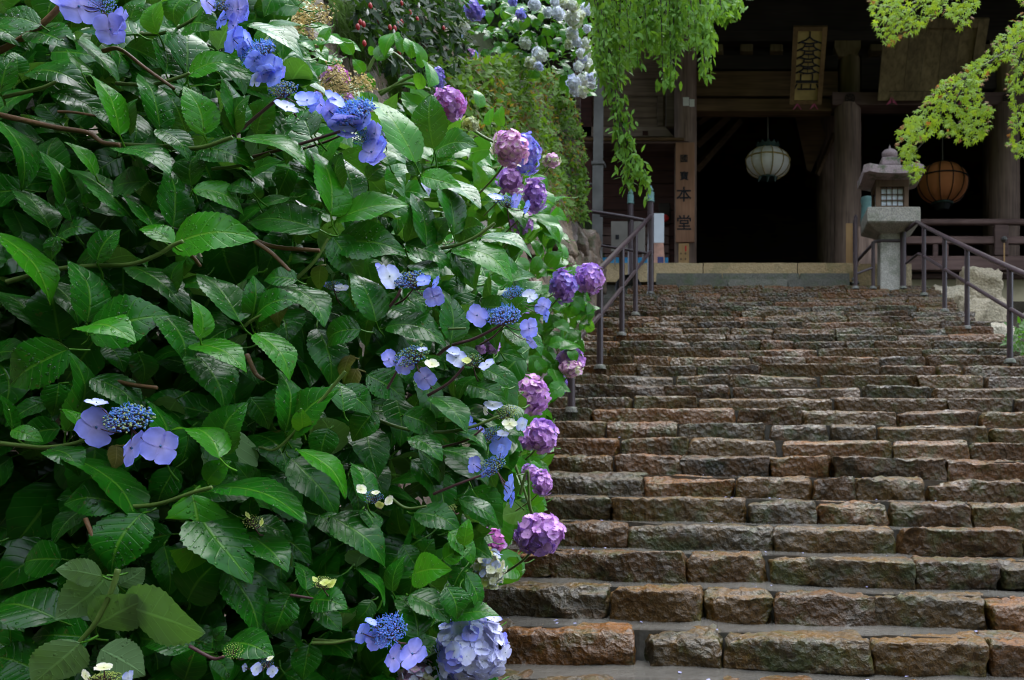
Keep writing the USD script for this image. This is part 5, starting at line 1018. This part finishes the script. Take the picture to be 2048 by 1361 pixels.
for (px, py, r, D, pals, sq) in [(1020, 297, 33, 4.3, ['pink', 'pink', 'orchid', 'cream'], (.95, 1, 1)), (1053, 307, 30, 4.5, ['violet', 'indigo', 'violet'], (.8, 1, 1.3)), (1020, 360, 24, 4.5, ['orchid', 'purple'], (1, 1, 1.1)), (1068, 390, 26, 4.6, ['purple', 'orchid'], (.8, 1, 1.3)), (1042, 444, 22, 4.8, ['orchid', 'purple'], (1, 1, .95)), (1102, 321, 16, 5.0, ['pink', 'greenwhite', 'pink'], (1, 1, .8)),
        (900, 207, 29, 4.4, ['orchid', 'magenta', 'orchid'], (1, 1, 1.05)), (878, 160, 14, 5.4, ['violet', 'indigo'], (.7, 1, 1.8)), (941, 248, 15, 4.6, ['lime', 'greenwhite'], (1, 1, .9))]:
    ball(m3, px, py, r * 1.08, D - .55, pals, br, n=110 if r > 24 else 70, squash=sq)
B2 = [(700, 240), (830, 200), (930, 240), (1000, 330), (1060, 400), (1110, 400), (1100, 480), (960, 440), (880, 450), (780, 330)]
foliage(m3, [P(x, y, 4.3 + br.uniform(-.25, .8)) for x, y in in_poly(B2, 190, br)], 'upper_bush_leaf', (.13, .21), br, down=.05)
for rows, (s, ox, oy) in [([(940,370,900,225,60,'g'),(830,290,790,180,70,'g'),(790,180,720,290,60,'b'),(880,320,850,200,60,'b'),(640,490,650,395,80,'b'),(680,270,640,290,60,'b'),(690,330,780,260,60,'n'),(930,400,910,490,70,'n'),(960,340,980,470,60,'b'),(820,420,900,480,60,'n'),(900,640,820,520,60,'g'),(1250,590,1230,480,50,'n'),(1380,690,1370,570,50,'n'),(1310,680,1330,570,36,'b'),(1480,800,1600,820,60,'n'),(1540,960,1620,1030,50,'b'),(1490,1000,1560,980,50,'b'),(1560,1120,1620,1190,70,'n'),(1600,1240,1690,1310,60,'b'),(1620,1190,1720,1190,60,'b'),(1480,950,1470,860,40,'n'),(620,400,560,320,60,'b'),(520,480,620,530,60,'n'),(700,560,560,540,60,'b'),(560,300,480,200,60,'b'),(480,250,610,270,44,'b'),(480,240,420,180,40,'b')], c2)]:
    for (a, b, c_, d_, w, code) in rows:
        q0, q1 = (ox + s * a, oy + s * b), (ox + s * c_, oy + s * d_)
        v, f, u = px_leaf(q0, q1, s * w, 4.15 + br.uniform(-.15, .15), code, nl=16, nw=3); put(m3, 'leaf', (v, f), 'young_leaf' if code == 'b' else 'upper_bush_leaf', True, uv=u)
for pts in ([(735, 145), (752, 112), (775, 103), (800, 115), (832, 148)], [(860, 180), (812, 168), (757, 185)], [(760, 190), (800, 165), (830, 150)], [(900, 225), (960, 270), (1000, 290)]): stem(m3, pts, 4.25, .008, 'green_stem')
m4 = thing('mophead_hydrangea', 'hydrangea with magenta ball heads behind the lacecap bush at the top', 'hydrangea')
for (px, py, r, D, pals, sq) in [(556, 62, 26, 3.4, ['magenta', 'magenta', 'orchid'], (1, 1, .95)), (540, 88, 22, 3.4, ['orchid', 'purple'], (1, 1, .8)), (672, 156, 24, 3.8, ['magenta', 'orchid'], (1.2, 1, .9)), (696, 195, 12, 3.8, ['orchid'], (1, 1, 1))]:
    ball(m4, px, py, r, D - .25, pals, br, n=90, squash=sq)
B3 = [(480, -40), (600, -30), (640, 60), (700, 170), (760, 240), (700, 260), (600, 180), (540, 120)]
foliage(m4, [P(x, y, 3.5 + br.uniform(-.1, .6)) for x, y in in_poly(B3, 120, br)], 'upper_bush_leaf', (.11, .16), br, wide=(.35, .6))

# ---------------------------------------------------------------- golden panicles
def panicle(label, px, py, w, h, D, rng, n=900, ang=-.5):
    t = thing('panicle_shrub', label, 'shrub'); c = P(px, py, D); ca, sa = math.cos(ang), math.sin(ang); parts = []; tw = []
    root = P(px - w * .8, py + h * .9, D + .1)
    for k in range(34):
        a, b = rng.normal(0, .55), rng.normal(0, .5); x, y_ = px + (a * ca - b * sa) * w * .5 - b * sa * 0, py - (a * sa + b * ca) * h * .5
        p = P(x, y_, D + rng.normal(0, .06)); tw.append(tube([p, p * .6 + root * .4 + np.array([0, 0, .01])], .0018, 4, False))
        for _ in range(n // 34):
            q = p + rng.normal(0, w / F * D * .07, 3); r = rng.uniform(.004, .0075); d = unit(rng.normal(0, 1, 3)); e = unit(np.cross(d, [.3, .2, .9])); g_ = np.cross(d, e)
            parts.append((np.array([q + e * r, q + g_ * r * .35, q - e * r, q - g_ * r * .35, q + d * r * .8, q + g_ * r]), np.array([[0, 1, 4], [1, 2, 4], [2, 3, 4], [3, 0, 4], [0, 5, 2]])))
    put(t, 'bloom', cat(parts), 'golden_bloom', kind='stuff'); put(t, 'twigs', cat(tw), 'green_stem', True, kind='stuff')
    put(t, 'stem', tube(spline([c, root, root + np.array([-.1, .1, -.5])], 5), .004, 6), 'brown_stem', True); return t
pr_ = np.random.default_rng(51)
panicle('fluffy golden panicle of tiny flowers at the top before the wall', 597, 38, 105, 62, 3.0, pr_)
panicle('smaller golden panicle of tiny flowers below the magenta head', 686, 168, 90, 50, 3.3, pr_, 760)
panicle('thin golden panicle low down among the orchid ball heads', 1018, 800, 34, 24, 3.6, pr_, 260)
# ---------------------------------------------------------------- hedge, far hydrangeas and trees
vr = np.random.default_rng(61)
def small_leaves(spots, L, wr, rng, normal, droop=0.0, fold=.12, dirs=None):
    """Many small pointed leaves (6 triangles each) as one mesh."""
    n = len(spots); s = np.asarray(spots); L = rng.uniform(L[0], L[1], n)
    d = rng.normal(0, 1, (n, 3)) if dirs is None else dirs + rng.normal(0, .25, (n, 3)); d[:, 2] -= droop; d /= np.linalg.norm(d, axis=1, keepdims=True)
    nm = np.asarray(normal) + rng.normal(0, .45, (n, 3)); nm -= d * (nm * d).sum(1, keepdims=True); nm /= np.linalg.norm(nm, axis=1, keepdims=True) + 1e-9
    sd = np.cross(d, nm); W = (L * wr)[:, None] / 2; Lc = L[:, None]
    B, T = s, s + d * Lc; M1, M2 = s + d * Lc * .35 - nm * Lc * .0, s + d * Lc * .7 - nm * Lc * .03
    v = np.stack([B, M1 + sd * W + nm * W * fold, M1, M1 - sd * W + nm * W * fold, M2 + sd * W * .72 + nm * W * fold, M2, M2 - sd * W * .72 + nm * W * fold, T - nm * Lc * .09], 1)
    f0 = np.array([[0, 2, 1], [0, 3, 2], [1, 2, 5], [1, 5, 4], [2, 3, 6], [2, 6, 5], [4, 5, 7], [5, 6, 7]])
    return v.reshape(-1, 3), (f0[None] + (np.arange(n) * 8)[:, None, None]).reshape(-1, 3)

hedge = thing('hanging_hedge', 'dense small leaved hedge hanging over the wall top left of the drain pipe', 'hedge')
HP = [(845, 110), (870, 130), (940, 120), (1040, 110), (1130, 150), (1158, 230), (1172, 300), (1176, 445), (1140, 440), (1110, 400), (1090, 400), (1040, 380), (960, 330), (880, 270), (850, 200)]
def hdep(x): return 8.2 + (x - 880) / 295 * 4.0
def wall_hit(px, py):
    d = np.linspace(3, 14, 331); x, z = (px - CX) / F * d, (CY - py) / F * d
    h = np.nonzero(x < wall_x(d) - .2 * np.clip(z - ground_z(d), 0, 3.6))[0]; return float(d[h[0]]) if len(h) else 14.0
pts, nn_ = [], []
for (x, y) in in_poly(HP, 7500, vr):
    d = hdep(x) + (meshkit.fbm(np.array([x * .02, y * .02, 3.0]), 3, 2) - .5) * 1.9
    d = min(d, wall_hit(x, y) - .12); pts.append(P(x, y, d - vr.uniform(0, .35)))
pts = np.array(pts); k = vr.random(len(pts)); patch = meshkit.fbm(pts * 1.6, 3, 5) > .50
bron = (k < .5) & patch
put(hedge, 'foliage', small_leaves(pts[~bron], (.06, .105), .46, vr, (.8, -.8, 1.0), .35), 'hedge_leaf', True, kind='stuff')
put(hedge, 'bronze_foliage', small_leaves(pts[bron], (.04, .075), .42, vr, (.5, -.6, .6), .3), 'hedge_bronze_leaf', True, kind='stuff')
core = []
for (x, y) in [(890, 150), (890, 230), (1000, 150), (1000, 290), (1080, 160), (1080, 345), (1140, 230), (1155, 415), (1162, 300), (1130, 400)]:
    core += [P(x, y, hdep(x) + .45), P(x, y, hdep(x) + .45) + np.array([-.5, .5, 0])]
put(hedge, 'stems', hull(core), 'bark')  # solid dark hull added behind the leaves to block the gaps, not real branches

wh = thing('mophead_hydrangea', 'hydrangea with many white ball heads cascading over the hedge top', 'hydrangea')
WH = [(1145, 11, 12), (1172, 19, 12), (1146, 37, 17), (1117, 28, 12), (1145, 67, 13), (1138, 89, 10), (1153, 84, 10), (1172, 88, 11), (1161, 107, 9), (1174, 106, 10), (1165, 114, 10), (1176, 125, 9), (1157, 133, 10), (1179, 138, 9), (1147, 167, 14), (1167, 160, 13), (1183, 167, 11), (1165, 184, 11), (1150, 182, 11), (1051, 87, 12), (1079, 110, 15), (1062, 127, 12), (1077, 133, 9), (1069, 9, 12), (1034, 51, 12), (1174, 58, 8), (1128, 8, 9), (1095, 25, 9), (1160, 30, 10), (1110, 5, 9), (1182, 155, 9)]
for i, (px, py, r) in enumerate(WH):
    pal = [['white', 'whiteblue'], ['white', 'greenwhite'], ['whiteblue', 'whiteblue', 'ice'], ['white']][i % 4] if py > 60 else [['white', 'greenwhite'], ['whiteblue']][i % 2]
    ball(wh, px, py, r, 8.6 + vr.uniform(-.3, .3), pal, vr, n=60, detail=3, stalk=False, ratio=.34)
WP = [(1000, -30), (1100, -60), (1190, -40), (1195, 150), (1185, 195), (1140, 190), (1110, 150), (1050, 150), (1000, 100)]
foliage(wh, [P(x, y, 8.7 + vr.uniform(0, .7)) for x, y in in_poly(WP, 260, vr)], 'upper_bush_leaf', (.10, .17), vr, nl=8, nw=2)
vi = thing('mophead_hydrangea', 'hydrangea with violet and pale ball heads scattered over the hedge left of the white ones', 'hydrangea')
for (px, py, r, pal) in [(948, 22, 18, ['violet', 'indigo']), (922, 52, 15, ['greenwhite', 'white']), (915, 74, 10, ['ice', 'lilac']), (943, 112, 13, ['violet', 'orchid']), (917, 137, 12, ['pink', 'lilac']), (1042, 30, 11, ['violet', 'indigo']), (1025, 3, 9, ['violet'])]:
    ball(vi, px, py, r, 7.9 + vr.uniform(-.2, .2), pal, vr, n=44, detail=3, stalk=False, ratio=.36)
foliage(vi, [P(x, y, 8.1 + vr.uniform(0, .6)) for x, y in in_poly([(890, -30), (1040, -30), (1050, 40), (960, 160), (900, 160)], 90, vr)], 'upper_bush_leaf', (.10, .16), vr, nl=8, nw=2)

# dark evergreens on the bank, a red-flowered shrub, grass on the wall
def crown_tree(label, base, h, centers, n, L, mat='evergreen_leaf', trunk_r=.14, cat_='tree', name='evergreen_tree'):
    t = thing(name, label, cat_); b = np.array(base, float)
    top = np.mean([np.array(c[:3]) for c in centers], 0)
    put(t, 'trunk', tube(spline([b - np.array([0, 0, .4]), b * .6 + top * .4 + np.array([.1, 0, 0]), top + np.array([0, 0, .3])], 5), np.linspace(trunk_r, trunk_r * .4, 11), 9), 'bark', True)
    pts = []
    for (cx, cy, cz, r) in centers:
        c = np.array([cx, cy, cz]); put(t, 'limb', tube(spline([b * .55 + top * .45, (b + top + c) / 3, c], 4), np.linspace(trunk_r * .45, trunk_r * .12, 9), 6), 'bark', True)
        m = int(n * r ** 2); d = vr.normal(0, 1, (m, 3)); d /= np.linalg.norm(d, axis=1, keepdims=True)
        lump = .72 + .6 * (meshkit.fbm(d * 2.2 + c, 3, 8) - .3)
        pts.append(c + d * (r * lump * vr.uniform(.55, 1.0, m) ** .5)[:, None])
    pts = np.vstack(pts)
    put(t, 'crown', small_leaves(pts, L, .45, vr, (0.3, -.3, .9), .25), mat, True, kind='stuff'); return t
crown_tree('dark evergreen shrub on the bank above the wall behind the red flowers', (-3.4, 8.6, 3.6), 2, [(-3.1, 8.2, 3.9, .8), (-3.6, 9.2, 4.3, .9), (-3.0, 7.4, 4.2, .75), (-3.6, 8.4, 5.0, .9), (-4.2, 10.2, 4.8, 1.0), (-3.0, 6.6, 3.9, .6), (-3.7, 7.2, 4.9, .9)], 1500, (.06, .11), cat_='shrub', name='evergreen_shrub')
crown_tree('tall dark evergreen tree on the bank behind the hedge', (-5.0, 12.5, 4.6), 6, [(-3.9, 13.3, 6.3, 1.2), (-3.5, 13.6, 5.2, 1.0), (-4.6, 12.4, 6.2, 1.3), (-5.0, 12.6, 7.6, 1.5), (-4.0, 13.4, 6.8, 1.3), (-5.8, 12.0, 6.4, 1.4), (-4.6, 12.6, 7.9, 1.3), (-3.8, 13.0, 5.4, .9)], 900, (.10, .17))
crown_tree('unseen evergreen tree added on the bank to darken the left side', (-5.6, 7.2, 5.2), 6, [(-5.0, 7.0, 6.6, 1.4), (-5.6, 8.4, 7.2, 1.5), (-4.8, 9.6, 6.8, 1.4), (-6.4, 7.2, 7.6, 1.5), (-5.0, 8.2, 8.4, 1.5), (-4.6, 5.8, 6.0, 1.2), (-5.8, 5.4, 7.0, 1.4)], 800, (.10, .17))  # stands out of frame, added to keep sky light off the left
rs = thing('red_flower_shrub', 'shrub with small drooping red flowers in the dark on the wall top', 'shrub')
for i, (px, py) in enumerate([(728, 48), (738, 36), (744, 34), (756, 34), (776, 40), (778, 30), (797, 10), (822, 24), (811, 44), (808, 48), (817, 42), (731, 54), (842, 28), (786, 46), (770, 52), (775, 78), (800, 20), (765, 20), (845, 48), (823, 20)]):
    px, py = px + vr.normal(0, 16), py + vr.normal(4, 14); c = P(px, py, min(6.0, wall_hit(px, py) - .6 + vr.uniform(-.1, .2))); r = .011
    put(rs, 'red_flower', cat([lathe([(.001, .016), (r * .7, .008), (r, -.004), (r * .6, -.014), (.001, -.018)], c, 7)]), 'red_petal', True)
for (px, py) in [(788, 64), (838, 12), (735, 26)]:
    put(rs, 'white_flower', lathe([(.001, .02), (.008, .0), (.001, -.014)], P(px, py, min(6.0, wall_hit(px, py) - .65)), 7), 'white_paper', True)
put(rs, 'foliage', small_leaves([P(x, y, min(6.8, wall_hit(x, y) - .1) - vr.uniform(0, .5)) for x, y in in_poly([(705, -20), (930, -20), (930, 120), (870, 200), (800, 150), (750, 100), (715, 50)], 1500, vr)], (.06, .11), .35, vr, (.3, -.5, .8), .3), 'evergreen_leaf', True, kind='stuff')
gs = thing('grass_tufts', 'bright thin grass and moss hanging down the top of the wall', 'grass', kind='stuff')
bl_ = []
for (x, y) in in_poly([(650, -10), (720, -10), (735, 60), (790, 130), (840, 220), (900, 300), (870, 320), (800, 230), (740, 150), (690, 100)], 1500, vr):
    d = np.interp(x, [650, 900], [4.75, 6.3]) + vr.uniform(-.15, .1); p = P(x, y, d); L = vr.uniform(.06, .16); e = np.array([vr.normal(.03, .03), vr.normal(-.02, .03), -L]); w = np.array([.0035, 0, .001])
    bl_.append((np.array([p - w, p + w, p + e * .5 + np.array([.02, -.02, .02]) + w, p + e * .5 + np.array([.02, -.02, .02]) - w, p + e + np.array([.02, -.02, 0])]), np.array([[0, 1, 2], [0, 2, 3], [3, 2, 4]])))
put(gs, 'blades', cat(bl_), 'grass_blade', kind='stuff')
shb = thing('low_shrub', 'small leafy shrub at the right edge below the boulders', 'shrub')
put(shb, 'foliage', small_leaves([P(x, y, 8.9 + vr.uniform(-.2, .4)) for x, y in in_poly([(2020, 650), (2090, 630), (2140, 740), (2060, 720), (2010, 695)], 420, vr)], (.05, .09), .5, vr, (-.3, -.6, .7), .1), 'upper_bush_leaf', True, kind='stuff')
put(shb, 'stem', tube([P(2060, 700, 9.1), P(2065, 760, 9.1)], .012, 6), 'bark')

# ---------------------------------------------------------------- weeping tree
wt = thing('weeping_tree', 'weeping tree with long hanging green twigs left of the doorway', 'tree')
put(wt, 'trunk', tube(spline([(-3.3, 9.4, 3.3), (-3.1, 9.3, 5.2), (-2.6, 9.0, 7.2), (-2.2, 8.6, 8.4)], 5), np.linspace(.16, .08, 16), 9), 'bark', True)
tops = []
for k, e in enumerate([(-1.6, 7.8, 6.2), (-.9, 7.4, 5.6), (-.4, 7.2, 5.2), (-1.2, 8.4, 6.0), (-.2, 7.8, 5.0), (-1.9, 7.0, 5.8)]):
    s = spline([(-2.5, 8.9, 7.4), ((-2.5 + e[0]) / 2, (8.9 + e[1]) / 2, e[2] + 1.6), e], 6); tops.append(s[-1]); put(wt, 'branch', tube(s, np.linspace(.05, .012, len(s)), 7), 'bark', True)
def weep(pts, D, n, w=16):
    s = spline([P(x, y, D) for x, y in pts], 8); tw = thing('twig', parent=wt); put(tw, 'stem', tube(s, np.linspace(.006, .002, len(s)), 5, False), 'bark', True)
    i = vr.integers(0, len(s) - 1, n); t = vr.random(n)[:, None]; p = s[i] * (1 - t) + s[i + 1] * t
    d = unit(s[-1] - s[0]); dirs = np.tile(np.array([0, 0, -1.0]), (n, 1)) + vr.normal(0, .55, (n, 3)); p = p + vr.normal(0, w / F * D * .35, (n, 3)) * np.array([1, 1, .4])
    put(tw, 'leaves', small_leaves(p, (.055, .09), .38, vr, (0, -.7, .5), 0, dirs=dirs), 'weeping_leaf', True, kind='stuff')
prof_x = [1195, 1215, 1240, 1262, 1285, 1305, 1325, 1345, 1362, 1380, 1395, 1412, 1430, 1450, 1470, 1484]
prof_y = [180, 225, 200, 130, 160, 110, 165, 172, 110, 108, 120, 150, 78, 55, 32, 18]
for k in range(66):
    x = vr.uniform(1192, 1482); y1 = float(np.interp(x, prof_x, prof_y)) * vr.uniform(.6, 1.0); D = vr.uniform(7.0, 8.2)
    weep([(x - vr.uniform(10, 50), -90), (x - vr.uniform(0, 16), -20), (x - 2, y1 * .4), (x, y1 - 14)], D, int(36 + y1 * .36), 22)
for pts in ([(1180, -60), (1205, 60), (1220, 160), (1232, 245)], [(1190, -60), (1222, 110), (1244, 200), (1262, 250)], [(1205, -40), (1222, 150), (1238, 250), (1252, 310)], [(1230, 180), (1252, 270), (1280, 320), (1300, 368)], [(1240, 240), (1262, 310), (1285, 350), (1298, 400)], [(1215, 120), (1228, 230), (1240, 300), (1245, 340)], [(1250, 270), (1262, 330), (1258, 360), (1250, 375)], [(1398, -60), (1404, 60), (1408, 120), (1408, 155)], [(1338, -60), (1340, 60), (1342, 130), (1340, 170)], [(1320, -50), (1324, 80), (1326, 150), (1326, 170)]):
    weep(pts, 7.2, 62, 20)

# ---------------------------------------------------------------- maple
mp = thing('maple_tree', 'maple branches with small yellow green leaves at the upper right', 'tree')
put(mp, 'trunk', tube(spline([(3.3, 6.4, ground_z(6.4) - .4), (3.2, 6.3, 2.2), (3.35, 6.2, 4.2), (3.1, 6.1, 6.0)], 5), np.linspace(.15, .08, 16), 10), 'bark', True)
def limb(pts, D, r0, r1): s = spline([P(x, y, D) for x, y in pts], 6); put(mp, 'branch', tube(s, np.linspace(r0, r1, len(s)), 7), 'bark', True)
D6 = 6.1
put(mp, 'branch', tube(spline([(3.25, 6.25, 3.1), (2.6, 6.2, 3.25), P(2120, 60, D6)], 5), np.linspace(.05, .022, 11), 8), 'bark', True)
limb([(2120, 60), (2048, 85), (1990, 120), (1940, 150), (1895, 190), (1868, 225), (1835, 270)], D6, .017, .005)
limb([(1940, 150), (1905, 215), (1900, 250)], D6, .007, .003); limb([(1890, 195), (1870, 255), (1825, 310)], D6, .006, .003); limb([(2048, 85), (2030, 180), (2040, 260)], D6, .008, .003)
put(mp, 'branch', tube(spline([(3.2, 6.2, 4.6), (2.4, 6.0, 4.3), P(1990, -70, D6)], 5), np.linspace(.05, .02, 11), 8), 'bark', True)
limb([(1990, -70), (1920, -30), (1850, 0), (1790, 15), (1750, 10)], D6, .013, .004); limb([(1850, 0), (1800, 45), (1770, 80)], D6, .006, .003); limb([(1930, -35), (1925, 10), (1915, 45)], D6, .006, .003)
def maple_leaf_mesh(spots, rng, size=(.030, .047)):
    ang = np.array([-90, -62, -48, -22, -2, 14, 0]); out_a, out_r = [], []
    lobes = [(0, 1.0), (42, .86), (84, .66), (128, .42)]
    poly = []
    for i, (a, r) in enumerate(lobes):
        poly.append((a, r))
        if i < 3: poly.append(((a + lobes[i + 1][0]) / 2, .34))
    full = [(-a, r) for a, r in poly[::-1] if a > 0] + poly
    A = np.radians(np.array([a for a, _ in full])); R = np.array([r for _, r in full]); k = len(A); n = len(spots)
    d = np.stack([rng.normal(-.4, .6, n), rng.normal(-.2, .6, n), rng.normal(-.75, .35, n)], 1); d /= np.linalg.norm(d, axis=1, keepdims=True)
    nm = np.stack([rng.normal(0, .4, n), rng.normal(-.6, .4, n), rng.normal(.75, .3, n)], 1); nm -= d * (nm * d).sum(1, keepdims=True); nm /= np.linalg.norm(nm, axis=1, keepdims=True); s = np.cross(d, nm)
    sz = rng.uniform(size[0], size[1], n)[:, None, None]
    ring = np.asarray(spots)[:, None] + sz * (R * np.cos(A))[None, :, None] * d[:, None] + sz * (R * np.sin(A))[None, :, None] * s[:, None] - sz * (R ** 2 * .22)[None, :, None] * nm[:, None]
    v = np.concatenate([np.asarray(spots)[:, None], ring], 1).reshape(-1, 3)
    f0 = np.array([[0, j + 1, j + 2] for j in range(k - 1)])
    return v, (f0[None] + (np.arange(n) * (k + 1))[:, None, None]).reshape(-1, 3)
MPOLY = [([(1722, -30), (1965, -40), (1952, 30), (1925, 62), (1908, 40), (1880, 25), (1850, 55), (1800, 80), (1772, 95), (1758, 70), (1745, 35)], 620),
         ([(2080, 10), (2040, 25), (2010, 60), (1965, 110), (1920, 140), (1880, 165), (1850, 200), (1815, 235), (1790, 275), (1800, 320), (1830, 370), (1848, 340), (1830, 290), (1870, 265), (1930, 290), (1975, 270), (1988, 220), (1960, 175), (1990, 140), (2030, 110), (2080, 80)], 1000),
         ([(2030, 90), (2090, 70), (2090, 330), (2040, 320), (2012, 290), (2020, 230), (2010, 170)], 420), ([(2030, -30), (2090, -30), (2090, 30), (2040, 8)], 60)]
for poly, n in MPOLY:
    sp = np.array([P(x, y, D6 + vr.normal(0, .16)) for x, y in in_poly(poly, n, vr)])
    edge = np.array([sg.Polygon(poly).exterior.distance(sg.Point((q[0] / q[1] * F + CX, CY - q[2] / q[1] * F))) for q in sp]); redm = (edge < 9) & (vr.random(len(sp)) < .26) | (vr.random(len(sp)) < .025)
    put(mp, 'foliage', maple_leaf_mesh(sp[~redm], vr), 'maple_leaf', kind='stuff'); put(mp, 'red_foliage', maple_leaf_mesh(sp[redm], vr, (.022, .034)), 'maple_red_leaf', kind='stuff')
